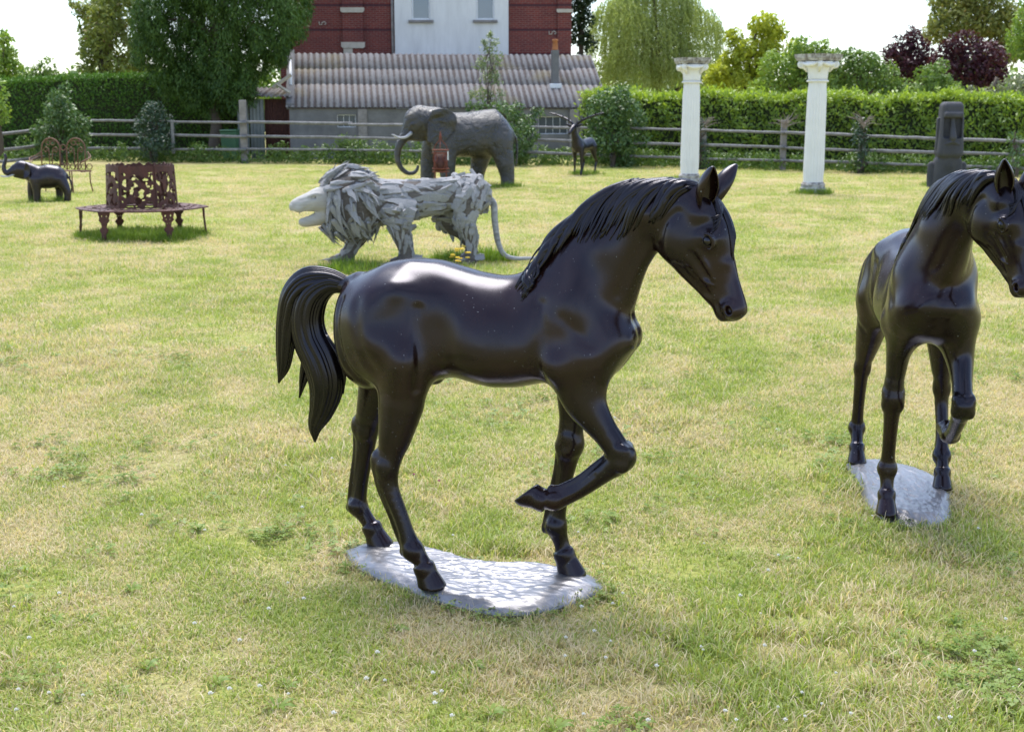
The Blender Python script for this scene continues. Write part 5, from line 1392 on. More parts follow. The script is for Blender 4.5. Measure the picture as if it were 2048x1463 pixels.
def plate_mesh(outline, centre, seed):
    from mathutils import noise as mn
    O = spline(outline + [outline[0]], 12)[:-1]; c = np.array(centre); n = len(O)
    V = [(c[0], c[1], .046)]; F = []; rings = 60
    for i in range(1, rings + 1):
        s = i / rings * 1.0
        for p in O:
            q = c + (p - c) * min(1.0, s / 0.94 if s < 0.94 else 1.0 + (s - 0.94) * 0.25)
            e = 1 - max(0, (s - 0.72) / 0.28)
            z = 0.046 * (1 - (1 - e) ** 1.7) if s > 0.72 else 0.046
            nz = 0.007 * mn.noise((q[0] * 8 + seed, q[1] * 8, 0)) + 0.004 * mn.noise((q[0] * 18 + q[1] * 22, q[1] * 55 - q[0] * 20 + seed, 2)) + 0.0022 * mn.noise((q[0] * 60 + q[1] * 50, q[1] * 120 - q[0] * 40, seed))
            V.append((q[0], q[1], max(z + nz * min(1, e * 2), -0.01) if i < rings else -0.02))
    for k in range(n): F.append((0, 1 + k, 1 + (k + 1) % n))
    for i in range(rings - 1):
        for k in range(n):
            a, b_ = 1 + i * n + k, 1 + i * n + (k + 1) % n
            F.append((a, a + n, b_ + n, b_))
    me = bpy.data.meshes.new('base_plate'); me.from_pydata(V, [], F); me.update()
    me.polygons.foreach_set('use_smooth', np.ones(len(F), bool))
    return me

clay = sculpt_horse()
HV, HQ = clay.surface()
def build_horse(loc, yaw, mirror, turn, label, outline, centre, seed):
    root = empty('horse_statue', loc, yaw)
    tag(root, label, 'horse statue', 'bronze horse statues')
    side = 1 if mirror else -1          # the mane always lies on the horse's own right
    obj('body', deform(mesh_np('horse_body', HV, HQ, True), mirror, turn), M_horse, root)
    obj('mane', deform(locks_mesh('mane', mane_items(clay, side, seed)), mirror, turn), M_hair, root)
    obj('tail', deform(locks_mesh('tail', tail_items(seed), 10), mirror, 0.0), M_hair, root)
    for ec_, en_ in EYES:
        sp = MB(); sp.lathe([(.0008, -.0155)] + [(.0155 * math.cos(R(q)), .0155 * math.sin(R(q))) for q in range(-80, 81, 10)] + [(.0008, .0155)], 20)
        me = sp.mesh('eye', True); me.transform(Matrix.Translation(Vector(ec_)) @ Vector(en_).to_track_quat('Z', 'Y').to_matrix().to_4x4())
        obj('eye', deform(me, mirror, turn), M_eye, root)
    for s in (-1, 1):
        me = ear_mesh(s)
        base = hd(.034, .014, s * .044)
        tilt = Matrix.Rotation(R(s * -24), 4, 'X') @ Matrix.Rotation(R(16), 4, 'Y') @ Matrix.Rotation(R(s * 38), 4, 'Z')
        me.transform(Matrix.Translation(Vector(base)) @ tilt)
        o = obj('ear', deform(me, mirror, turn), M_horse, root)
        sm = o.modifiers.new('thick', 'SOLIDIFY'); sm.thickness = 0.005; sm.offset = 0
        sm2 = o.modifiers.new('sub', 'SUBSURF'); sm2.levels = 1; sm2.render_levels = 1
    obj('base_plate', plate_mesh(outline, centre, seed), M_plate, root)
    return root
build_horse((-.125, 4.162, 0), R(-20), False, R(-10), 'large dark bronze horse facing right with its near front leg lifted',
            [(-.564, .124), (-.47, 0), (-.313, -.101), (-.102, -.198), (.059, -.242), (.185, -.254), (.298, -.191), (.378, -.07), (.43, .044), (.419, .114), (.354, .183), (.191, .205), (.026, .16), (-.098, .147), (-.224, .213), (-.395, .239), (-.542, .203)], (-.02, .0), 3)
build_horse((1.638, 5.12, 0), R(-100), True, R(35), 'dark bronze horse facing the camera at the right edge, head turned aside',
            [(-.476, -.209), (-.212, -.187), (.184, -.165), (.311, -.122), (.385, -.034), (.374, .059), (.30, .126), (.128, .17), (-.163, .202), (-.35, .16), (-.53, .02), (-.565, -.125)], (-.05, -.01), 8)
# ------------------------------------------------------------------ other sculptures
def clay_obj(name, c, mat_, parent): return obj(name, c.mesh(name), mat_, parent)

# --- driftwood lion
def wood(name, c1, c2, c3, rough=.85):
    m, nt, b = mat(name); co = objco(nt)
    mp = N(nt, 'ShaderNodeMapping'); mp.inputs['Scale'].default_value = (2, 14, 14); L(nt, co, mp.inputs['Vector'])
    g = noise(nt, mp.outputs['Vector'], 3, 5, .65); n2 = noise(nt, co, 4, 3); oi = N(nt, 'ShaderNodeObjectInfo')
    c = mixc(nt, remap(nt, g, .32, .68), c1, c2); c = mixc(nt, remap(nt, n2, .58, .75, 0, .5), c, c3)
    c = mixc(nt, remap(nt, oi.outputs['Random'], 0, 1, 0, .35), c, (c1[0] * .8, c1[1] * .8, c1[2] * .8))
    L(nt, c, b.inputs['Base Color']); b.inputs['Roughness'].default_value = rough; b.inputs['Specular IOR Level'].default_value = .25; bumpn(nt, b, g, .5, .006)
    return m
M_drift = wood('driftwood', (.20, .198, .205), (.42, .415, .43), (.10, .085, .075))
M_carved = wood('carved_pale_wood', (.40, .38, .36), (.52, .50, .48), (.36, .33, .30))
M_inner = wood('inner_wood', (.08, .068, .06), (.16, .14, .13), (.04, .034, .03))  # painted dark so gaps between driftwood pieces look shaded; nose shares it
lion = empty('driftwood_lion', (-1.10, 13.45, 0), R(180 + 12)); tag(lion, 'pale driftwood lion with a shaggy mane and open mouth walking left', 'lion sculpture')
lc = Clay((-1.0, -.45, 0), (1.25, .45, 1.1), .016)
lc.loft([(-.86, .80, .62, .06, .06), (-.80, .88, .52, .15, .15), (-.68, .93, .57, .16, .15), (-.5, .91, .58, .155, .155), (-.25, .885, .51, .165, .175), (0, .88, .46, .175, .19), (.25, .88, .46, .19, .20), (.42, .90, .42, .2, .21), (.55, .86, .45, .14, .16)], k=0)
lc.ball((.57, 0, .63), (.31, .29, .36), k=.06)
for s in (-1, 1):
    y = s * .14
    if s > 0:   # near side (left flank of the lion faces the camera)
        lc.tube([(.12, .17, .55), (.08, .19, .34), (.04, .19, .16), (.05, .19, .04)], [.15, .10, .078, .075], .8, k=.06); lc.tube([(.02, .19, .04), (.16, .19, .03)], [.075, .06], .9, k=.04)
        lc.tube([(-.62, .13, .66), (-.60, .17, .42), (-.66, .17, .26), (-.62, .17, .05)], [.16, .095, .062, .062], .75, k=.05); lc.tube([(-.64, .17, .04), (-.52, .17, .03)], [.07, .055], .9, k=.04)
    else:
        lc.tube([(.34, -.15, .52), (.46, -.17, .32), (.58, -.17, .16), (.64, -.17, .04)], [.13, .095, .075, .07], .8, k=.06); lc.tube([(.62, -.17, .04), (.76, -.17, .03)], [.075, .06], .9, k=.04)
        lc.tube([(-.58, -.12, .62), (-.44, -.16, .44), (-.66, -.16, .24), (-.72, -.16, .05)], [.15, .09, .06, .06], .75, k=.05); lc.tube([(-.74, -.16, .04), (-.62, -.16, .03)], [.07, .055], .9, k=.04)
clay_obj('body', lc, M_inner, lion)
# tail
tp = spline([(-.84, 0, .70), (-.92, .02, .62), (-.93, .04, .44), (-.96, .06, .22), (-1.02, .08, .09), (-1.13, .09, .045), (-1.30, .08, .04), (-1.44, .05, .035)], 5)
MB().tube(tp, np.linspace(.042, .016, len(tp)), 9).build('tail', M_drift, lion, True)
# carved head
hc = Clay((.66, -.22, .38), (1.22, .22, .90), .0085)
hc.tube([(.72, 0, .66), (.86, 0, .69), (.98, 0, .665), (1.10, 0, .635), (1.145, 0, .620)], [.14, .135, .108, .086, .070], [1.0, 1.0, .95, .92, .92], k=.02)
hc.tube([(.78, 0, .55), (.92, 0, .50), (1.04, 0, .465), (1.075, 0, .462)], [.11, .078, .056, .048], [1.0, 1.0, 1.0, .95], k=.03)
hc.tube([(.93, 0, .565), (1.02, 0, .552), (1.16, 0, .535)], [.014, .032, .050], 1.8, k=.012, mode='sub')
hc.ball((1.150, 0, .655), (.035, .050, .030), k=.02)
for s in (-1, 1):
    hc.ball((1.115, s * .045, .600), (.05, .035, .036), k=.02)
    hc.ball((.965, s * .095, .715), (.035, .022, .018), k=.008, mode='sub'); hc.ball((.962, s * .080, .713), (.022, .018, .013), k=.002)
    hc.groove([(.90, s * .10, .745), (.955, s * .095, .752), (1.01, s * .075, .732)], .016, -.016); hc.groove([(1.00, s * .08, .64), (1.06, s * .08, .60), (1.13, s * .06, .575)], .010, .006)
    hc.groove([(1.02, s * .07, .70), (1.10, s * .05, .675)], .012, .006); hc.ball((1.178, s * .026, .648), (.013, .012, .010), k=.006, mode='sub')
    hc.bump((.86, s * .12, .60), .06, .012)
    for x, z in ((1.11, .575), (1.045, .49)): hc.tube([(x, s * .035, z), (x, s * .035, z + (-.035 if z > .53 else .03))], [.010, .004], 1, k=.004)
hd_l = clay_obj('head', hc, M_carved, lion)
nz_ = MB(); nz_.lathe([(.001, -.02), (.02, -.016), (.03, 0), (.02, .012), (.001, .016)], 14); me = nz_.mesh('nose', True); me.transform(Matrix.Translation((1.178, 0, .662)) @ Matrix.Diagonal((.55, 1, .9, 1))); obj('nose', me, M_inner, lion)
for s in (-1, 1): 
    eb = MB(); eb.lathe([(.01, 0), (.050, .02), (.062, .05), (.05, .09), (.02, .12), (.004, .125)], 12); me = eb.mesh('ear', True)
    me.transform(Matrix.Translation((.80, s * .115, .76)) @ Matrix.Rotation(R(s * -28), 4, 'X') @ Matrix.Rotation(R(-25), 4, 'Y') @ Matrix.Diagonal((.45, 1, 1, 1))); obj('ear', me, M_drift, lion)
# driftwood pieces, ten split and worn shapes shared by all
def chunk(seed):
    r = np.random.default_rng(seed); n, k = 8, 6; V = []; F = []; knob = seed % 3 == 0
    bend = r.uniform(-.30, .30, 2); ph = r.uniform(0, 6.28, 3)
    for i in range(n):
        t = i / (n - 1); e = (.42 + .58 * math.sin(math.pi * min(1, t * .9 + .12))) * (1.1 - (.25 if knob else .75) * t) * r.uniform(.88, 1.12)
        if i == n - 1: e *= .55
        for j in range(k):
            a = 6.283 * j / k + .35 * math.sin(t * 3 + ph[2]); q = e * (1 + .28 * math.sin(2 * a + ph[0]) + .12 * r.normal())
            V.append((t - .5 + .03 * r.normal(), .5 * q * math.cos(a) + bend[0] * math.sin(math.pi * t) * .5 + .06 * math.sin(t * 7 + ph[1]), .5 * q * math.sin(a) + bend[1] * math.sin(math.pi * t) * .5))
    for i in range(n - 1):
        for j in range(k): F.append((i * k + j, i * k + (j + 1) % k, (i + 1) * k + (j + 1) % k, (i + 1) * k + j))
    F += [tuple(reversed(range(k))), tuple((n - 1) * k + j for j in range(k))]
    me = bpy.data.meshes.new('driftwood_piece'); me.from_pydata(V, [], F); me.update(); me.materials.append(M_drift)
    me.polygons.foreach_set('use_smooth', np.ones(len(F), bool))
    try: me.set_sharp_from_angle(angle=R(38))
    except Exception: pass
    return me
chunks = [chunk(s) for s in range(10)]
r = np.random.default_rng(5)
placed = []
def place(P, X, Z, ln, wd, th, kind):
    X = unit(X); Z = unit(Z - X * (Z @ X)); Yv = np.cross(Z, X)
    M = Matrix(((X[0] * ln, Yv[0] * wd, Z[0] * th, P[0]), (X[1] * ln, Yv[1] * wd, Z[1] * th, P[1]), (X[2] * ln, Yv[2] * wd, Z[2] * th, P[2]), (0, 0, 0, 1)))
    placed.append((M, int(kind), ln * wd * (1.0 if P[1] > -.05 else .2)))
def spread(V, n, dmin):
    out = []; idx = r.permutation(len(V))
    for i in idx:
        p = V[i]
        if all(np.linalg.norm((p - q) * np.array([.55, 1, 1])) > dmin for q in out):
            out.append(p)
            if len(out) >= n: break
    return np.array(out)
LV, _ = lc.surface()
bodyV = LV[(LV[:, 0] < .32) & (LV[:, 2] > .40)]; legV = LV[(LV[:, 2] < .42) & (LV[:, 2] > .03)]
for p in spread(bodyV, 210, .048):
    nr = lc.normal(p[None])[0]; thigh = p[0] < -.48
    f = np.array([1, 0, .12 * r.normal() - .25 * (p[2] - .62)]) if not thigh else np.array([.30 + .25 * r.normal(), 0, -1 + .7 * (p[2] > .8)])
    f = f - nr * (f @ nr) + r.normal(0, .03, 3); f = f * r.choice([-1, 1])
    place(p - nr * .014, f, nr, r.uniform(.20, .36) * (.75 if thigh else 1), r.uniform(.075, .125), r.uniform(.045, .065), r.integers(0, 10))
for p in spread(legV, 170, .036):
    nr = lc.normal(p[None])[0]; f = np.array([.1 * r.normal(), 0, -1.0]) if p[0] < .25 else np.array([.5, 0, -.85]); f = f - nr * (f @ nr)
    if p[2] < .09: f = np.array([1, 0, -.1])
    place(p - nr * .008, f, nr, r.uniform(.13, .28), r.uniform(.035, .065), r.uniform(.03, .045), r.integers(0, 10))
# mane shards: flow back and down from the face
mc = np.array([.57, 0, .63]); cnt = 0
for i in range(6000):
    d = unit(r.normal(size=3))
    if d[0] > .66 or cnt >= 300: continue
    lay = r.choice([0, 1, 2]); rad = np.array([.34, .32, .39]) * (1 - .12 * lay + .03 * r.normal()); p = mc + d * rad + np.array([.06 * (d[0] > .2), 0, 0])
    if p[2] < .30 or p[0] > .93 or (p[0] > .80 and abs(p[1]) < .16 and .42 < p[2] < .84): continue
    cnt += 1
    flow = np.array([-.45, 0, -.85]) if d[2] < .45 else np.array([-1.0, 0, .05])
    if d[2] < .45: flow = flow + np.array([.30 * (p[0] > .55), 0, 0])
    nr = d; f = flow - nr * (flow @ nr); f = unit(f) + nr * r.uniform(.02, .34) + r.normal(0, .20, 3)
    if d[2] > .75: f = f + np.array([0, 0, .18])
    ln_ = r.uniform(.16, .30); place(p + unit(f) * ln_ * .10, f, nr, ln_, r.uniform(.045, .09), r.uniform(.026, .045), r.choice([1, 2, 4, 5, 7, 8]))
placed.sort(key=lambda q: -q[2])
for M, kind, _a in placed[:300]:
    o = bpy.data.objects.new('driftwood_piece', chunks[kind]); COL.objects.link(o); o.parent = lion; o.matrix_local = M
VV, FF, o0 = [], [], 0
for M, kind, _a in placed[300:]:
    me = chunks[kind]
    for v_ in me.vertices: VV.append(tuple(M @ v_.co))
    for p_ in me.polygons: FF.append(tuple(i + o0 for i in p_.vertices))
    o0 += len(me.vertices)
me = bpy.data.meshes.new('driftwood_splinters'); me.from_pydata(VV, [], FF); me.update(); me.polygons.foreach_set('use_smooth', np.ones(len(FF), bool)); me.set_sharp_from_angle(angle=R(38))
tag(obj('driftwood_splinters', me, M_drift, lion), kind='stuff')

# --- elephants
m, nt, b = mat('elephant_patina'); M_eleph = m
co = objco(nt); n1 = noise(nt, co, 2.4, 6, .68, .6); n2 = noise(nt, co, 13, 5, .7); n3 = noise(nt, co, 5, 4, .6)
c = mixc(nt, remap(nt, n1, .36, .64), (.005, .005, .0075), (.030, .028, .033)); c = mixc(nt, remap(nt, n3, .50, .68, 0, .7), c, (.036, .025, .013)); c = mixc(nt, remap(nt, n2, .58, .75, 0, .6), c, (.085, .08, .09))
L(nt, c, b.inputs['Base Color']); L(nt, remap(nt, n1, .3, .7, .20, .42), b.inputs['Roughness']); b.inputs['IOR'].default_value = 1.7
hb = N(nt, 'ShaderNodeMath', operation='ADD'); L(nt, n1, hb.inputs[0]); L(nt, remap(nt, n2, 0, 1, 0, .25), hb.inputs[1]); bumpn(nt, b, hb.outputs[0], 1.0, .10)
M_eleph2 = bronze('small_elephant_bronze', (.007, .005, .0065), (.018, .010, .009), .30, 1.55, 4)
M_tusk = flatmat('tusk', (.33, .33, .36), (.45, .45, .48), 6, .4, 0, .5)
el = empty('elephant_statue', tuple(gd(930, 374)), R(180 + 10)); tag(el, 'big patinated metal elephant standing on the lawn with its trunk curled', 'elephant statue')
ec = Clay((-1.15, -.62, 0), (1.55, .62, 1.80), .019)
ec.loft([(-1.03, 1.14, .95, .10, .1), (-.98, 1.24, .80, .26, .26), (-.86, 1.40, .70, .38, .36), (-.66, 1.61, .66, .40, .42), (-.40, 1.59, .64, .40, .45), (-.1, 1.54, .62, .38, .47), (.2, 1.53, .62, .36, .46), (.45, 1.58, .66, .34, .42), (.66, 1.60, .80, .26, .32), (.76, 1.50, .95, .15, .2)], k=0, p=2.3)
ec.tube([(.62, 0, 1.32), (.85, 0, 1.36), (1.02, 0, 1.34)], [.32, .30, .25], .85, k=.10, n=8)
ec.tube([(.95, 0, 1.50), (1.06, 0, 1.44)], [.18, .17], .95, k=.08)
ec.tube([(1.08, 0, 1.28), (1.22, 0, 1.08), (1.34, 0, .92), (1.40, 0, .74), (1.40, 0, .56), (1.33, 0, .40), (1.20, 0, .30), (1.06, 0, .31), (.99, 0, .40), (.985, 0, .46)], [.20, .125, .092, .075, .064, .057, .052, .048, .043, .038], [.85, .9, 1, 1, 1, 1, 1, 1, 1, 1], k=.05, n=6)
ec.tube([(.80, 0, 1.12), (.98, 0, 1.05), (1.10, 0, 1.02)], [.17, .11, .06], .7, k=.06)
for (px_, y_, r0_, top) in ((.40, .27, .165, (.46, .24, .85)), (.76, -.27, .155, (.60, -.24, .85)), (-.86, .26, .165, (-.70, .24, .95)), (-.30, -.26, .155, (-.45, -.24, .90))):
    ec.tube([top, (px_ * .7 + top[0] * .3, y_, .48), (px_, y_, .22), (px_, y_, .03)], [.27, .19, .15, .145], [.75, .9, 1, 1], k=.08, n=6)
ec.blur(3)
for s in (-1, 1):
    ec.ball((1.12, s * .19, 1.30), (.035, .03, .028), k=.02); ec.groove([(1.05, s * .21, 1.36), (1.13, s * .20, 1.37), (1.18, s * .16, 1.30)], .03, .014)
    ec.groove([(-.62, s * .42, 1.5), (-.58, s * .47, 1.2), (-.62, s * .45, .9)], .018, .010); ec.groove([(-.95, s * .3, 1.15), (-.5, s * .46, 1.12), (.1, s * .5, 1.08), (.5, s * .44, 1.1)], .016, .008)
    ec.groove([(-.1, s * .40, 1.48), (-.12, s * .5, 1.1), (-.1, s * .46, .75)], .016, .008); ec.groove([(-.98, s * .3, .75), (-.6, s * .44, .82), (.1, s * .48, .78), (.5, s * .4, .80)], .016, .009)
    ec.groove([(.70, s * .32, 1.58), (.74, s * .36, 1.35), (.70, s * .33, 1.1)], .022, .02)
clay_obj('body', ec, M_eleph, el)
def ear_flap(s):
    nu, nv = 20, 22; V = []; F = []
    for i in range(nu):
        u = i / (nu - 1)
        for j in range(nv):
            v = j / (nv - 1)
            th = R(78) - v * R(172); lenf = .62 * float(np.interp(v, [0, .15, .35, .5, .7, .85, 1], [.62, .95, 1.02, .98, .92, 1.0, .78]))
            x = .80 - u * lenf * math.cos(th) * .95; z = 1.36 + u * lenf * math.sin(th) * (.55 if th > 0 else .84)
            ridge = .045 * abs(math.sin(v * math.pi * 3.5)) ** 3 * u
            V.append((x, s * (.335 + .11 * u ** .6 - .05 * u * u + ridge), z))
    for i in range(nu - 1):
        for j in range(nv - 1): a = i * nv + j; F.append((a, a + 1, a + nv + 1, a + nv))
    me = bpy.data.meshes.new('ear'); me.from_pydata(V, [], F); me.polygons.foreach_set('use_smooth', np.ones(len(F), bool)); o = obj('ear', me, M_eleph, el)
    md = o.modifiers.new('thick', 'SOLIDIFY'); md.thickness = .03; md.offset = 0
    return o
for s in (-1, 1): ear_flap(s); q = spline([(1.12, s * .13, 1.13), (1.24, s * .17, 1.04), (1.38, s * .20, 1.03), (1.50, s * .20, 1.09)], 4); MB().tube(q, np.linspace(.040, .010, len(q)), 9).build('tusk', M_tusk, el, True)
q = spline([(-1.0, 0, 1.12), (-1.10, 0, .95), (-1.10, .03, .6), (-1.08, .03, .42)], 4); MB().tube(q, np.linspace(.035, .015, len(q)), 8).build('tail', M_eleph, el, True)

se = empty('elephant_statue', tuple(gd(101, 404)), R(180 + 13)); tag(se, 'small dark bronze elephant calf raising its trunk at the left edge', 'elephant statue')
sc_ = Clay((-.46, -.26, 0), (.90, .26, .88), .010)
sc_.loft([(-.30, .50, .36, .05, .05), (-.27, .56, .30, .12, .12), (-.18, .62, .26, .16, .165), (0, .655, .235, .17, .19), (.15, .62, .24, .155, .18), (.27, .60, .30, .13, .15), (.36, .56, .38, .09, .10)], k=0)
sc_.tube([(.28, 0, .53), (.42, 0, .575), (.53, 0, .57)], [.14, .135, .10], .9, k=.05, n=6); sc_.ball((.45, 0, .64), (.09, .08, .075), k=.04)
sc_.tube([(.53, 0, .54), (.62, 0, .53), (.67, 0, .505), (.72, 0, .545), (.73, 0, .62), (.70, 0, .71), (.685, 0, .785), (.70, 0, .83)], [.085, .062, .048, .042, .037, .032, .028, .024], 1.0, k=.03, n=6)
sc_.tube([(.42, 0, .47), (.55, 0, .465)], [.075, .035], .8, k=.03)
for x_, y_, tx in ((.20, .12, .20), (.32, -.12, .26), (-.30, .12, -.20), (-.15, -.12, -.15)): sc_.tube([(tx, y_ * .9, .40), (x_, y_, .20), (x_, y_, .02)], [.11, .068, .062], [.8, 1, 1], k=.04, n=6)
sc_.blur(2)
for s in (-1, 1): sc_.ball((.50, s * .095, .60), (.016, .012, .014), k=.008)
clay_obj('body', sc_, M_eleph2, se)
for s in (-1, 1):
    nu, nv = 10, 12; V = []; F = []
    for i in range(nu):
        for j in range(nv):
            u, v = i / (nu - 1), j / (nv - 1); th = R(70) - v * R(170); l_ = .17 * (.8 + .2 * math.cos((v - .4) * 3)); V.append((.38 - u * l_ * math.cos(th) * .6, s * (.125 + .045 * u), .56 + u * l_ * math.sin(th) * .95))
    for i in range(nu - 1):
        for j in range(nv - 1): a = i * nv + j; F.append((a, a + 1, a + nv + 1, a + nv))
    me = bpy.data.meshes.new('ear'); me.from_pydata(V, [], F); me.polygons.foreach_set('use_smooth', np.ones(len(F), bool)); o = obj('ear', me, M_eleph2, se); md = o.modifiers.new('thick', 'SOLIDIFY'); md.thickness = .014
    q = spline([(.56, s * .05, .49), (.66, s * .07, .455), (.74, s * .075, .455), (.80, s * .07, .470)], 4); MB().tube(q, np.linspace(.016, .005, len(q)), 8).build('tusk', M_tusk, se, True)
q = spline([(-.29, 0, .50), (-.36, 0, .36), (-.37, 0, .22), (-.33, 0, .11)], 5); MB().tube(q, np.linspace(.018, .010, len(q)), 8).build('tail', M_eleph2, se, True)

# --- stag
M_stag = bronze('stag_bronze', (.005, .004, .006), (.012, .008, .008), .32, 1.5, 4)
stg = empty('stag_statue', tuple(gd(1166, 349)), R(180 + 60)); stg.scale = (1.1, 1.1, 1.08); tag(stg, 'dark bronze stag with wide antlers standing near the fence', 'stag statue')
tc = Clay((-.58, -.22, 0), (.72, .22, 1.22), .011)
tc.loft([(-.48, .76, .62, .04, .04), (-.44, .80, .56, .10, .10), (-.33, .845, .52, .135, .14), (-.15, .82, .52, .13, .15), (.05, .80, .50, .12, .15), (.22, .83, .49, .11, .15), (.34, .84, .52, .10, .13), (.42, .78, .60, .06, .08)], k=0)
tc.tube([(.28, 0, .72), (.40, 0, .86), (.46, 0, .98), (.48, 0, 1.06)], [.15, .105, .08, .065], .75, k=.06, n=8)
tc.tube([(.47, 0, 1.08), (.56, 0, 1.04), (.66, 0, .97), (.69, 0, .945)], [.07, .058, .042, .034], .85, k=.03, n=6)
for x_, y_, tx in ((.30, .11, .28), (.20, -.11, .26), (-.40, .11, -.33), (-.20, -.11, -.28)):
    h_ = tx < 0
    tc.tube([(tx, y_ * .8, .62), (x_ + (.05 if h_ else 0), y_, .42), (x_ - (.05 if h_ else 0), y_, .30), (x_, y_, .14), (x_ + .02, y_, .02)], [.12, .052, .036, .026, .03] if h_ else [.095, .045, .034, .025, .03], [.7, .9, 1, 1, 1], k=.03, n=5)
tc.blur(2); clay_obj('body', tc, M_stag, stg)
for s in (-1, 1):
    A_ = spline([(.44, s * .03, 1.10), (.42, s * .07, 1.17), (.40, s * .22, 1.26), (.38, s * .44, 1.34), (.36, s * .68, 1.40)], 5)
    ab = MB().tube(A_, np.linspace(.038, .018, len(A_)), 8)
    for t in (4, 8, 12, 16):
        p = Vector(A_[t]); ab.tube([p, p + Vector((.05, s * .012, .075))], [.018, .004], 6)
    ab.build('antler', M_stag, stg, True)
    ebm = MB().lathe([(.006, 0), (.028, .04), (.034, .09), (.02, .15), (.003, .19)], 10).mesh('ear', True)
    ebm.transform(Matrix.Translation((.46, s * .055, 1.09)) @ Matrix.Rotation(R(s * -68), 4, 'X') @ Matrix.Diagonal((.45, 1, 1, 1))); obj('ear', ebm, M_stag, stg)

# --- stone head
m, nt, b = mat('dark_stone'); M_moai = m
co = objco(nt); n1 = noise(nt, co, 60, 3, .7); n2 = noise(nt, co, 3, 5, .6)
c = mixc(nt, remap(nt, n2, .3, .7), (.032, .033, .040), (.065, .065, .076)); c = mixc(nt, remap(nt, n1, .55, .75, 0, .4), c, (.085, .085, .092)); L(nt, c, b.inputs['Base Color']); b.inputs['Roughness'].default_value = .8; bumpn(nt, b, n1, .6, .012)
mo = empty('stone_head', tuple(gd(1893, 377)), R(-3)); mo.scale = (.80, .80, .93); tag(mo, 'dark grey carved stone head on shoulders beside the fence', 'statue')
oc = Clay((-.5, -.5, 0), (.5, .5, 1.95), .014)
def boxf(cx, cy, cz, hx_, hy_, hz_b, rnd_, taper_=0.0, z0=0, z1=1):
    def fn(X, Y, Z):
        t = np.clip((Z - z0) / (z1 - z0), 0, 1); sc = 1 - taper_ * t
        qx, qy, qz = np.abs(X - cx) - hx_ * sc + rnd_, np.abs(Y - cy) - hy_ * sc + rnd_, np.abs(Z - cz) - hz_b + rnd_
        return np.sqrt(np.maximum(qx, 0) ** 2 + np.maximum(qy, 0) ** 2 + np.maximum(qz, 0) ** 2) + np.minimum(np.maximum(np.maximum(qx, qy), qz), 0) - rnd_
    return fn
oc.put(boxf(0, .03, 1.28, 0.325, .30, .60, .115, .20, .7, 1.9), (-.4, -.4, .6), (.4, .4, 1.95), .0)
oc.tube([(0, .04, .78), (0, .06, .55)], [.27, .29], .85, k=.05); oc.put(boxf(0, .08, .30, .40, .25, .42, .14, .18, 0, .75), (-.5, -.4, 0), (.5, .45, .8), .05)
oc.put(boxf(0, -.245, 1.33, .225, .125, .235, .05), (-.3, -.4, 1.0), (.3, -.1, 1.6), .02, 'sub')
oc.tube([(0, -.17, 1.56), (0, -.215, 1.36), (0, -.275, 1.17), (0, -.29, 1.12)], [.045, .060, .082, .086], [1, 1, 1.1, 1.25], k=.03)
oc.put(boxf(0, -.215, 1.60, .235, .085, .06, .05), (-.3, -.35, 1.5), (.3, -.1, 1.7), .03)
oc.tube([(-.15, -.235, .965), (-.06, -.275, 1.005), (0, -.285, 1.012), (.06, -.275, 1.005), (.15, -.235, .965)], .046, 1, k=.02); oc.groove([(-.15, -.29, .925), (0, -.325, .965), (.15, -.29, .925)], .020, .035)
for s in (-1, 1): oc.put(boxf(s * .305, .05, 1.20, .035, .07, .34, .03), (s * .305 - .1, -.1, .8), (s * .305 + .1, .2, 1.6), .02); oc.tube([(s * .40, .08, .50), (s * .42, .06, .25), (s * .41, .02, .02)], [.09, .09, .085], .9, k=.03)
clay_obj('head_and_shoulders', oc, M_moai, mo)

# --- columns
m, nt, b = mat('white_column'); M_col = m
co = objco(nt); n1 = noise(nt, co, 3, 5, .6); mp = N(nt, 'ShaderNodeMapping'); mp.inputs['Scale'].default_value = (8, 8, .8); L(nt, co, mp.inputs['Vector']); n2 = noise(nt, mp.outputs['Vector'], 2, 5, .6)
c = mixc(nt, remap(nt, n1, .3, .7), (.74, .73, .72), (.80, .79, .79)); c = mixc(nt, remap(nt, n2, .58, .78, 0, .35), c, (.45, .42, .38)); L(nt, c, b.inputs['Base Color']); b.inputs['Roughness'].default_value = .75
m, nt, b = mat('stained_stone'); M_stain = m
co = objco(nt); n1 = noise(nt, co, 9, 6, .7); c = mixc(nt, remap(nt, n1, .38, .62), (.15, .125, .105), (.52, .50, .47)); L(nt, c, b.inputs['Base Color']); b.inputs['Roughness'].default_value = .9; bumpn(nt, b, n1, .5, .02)
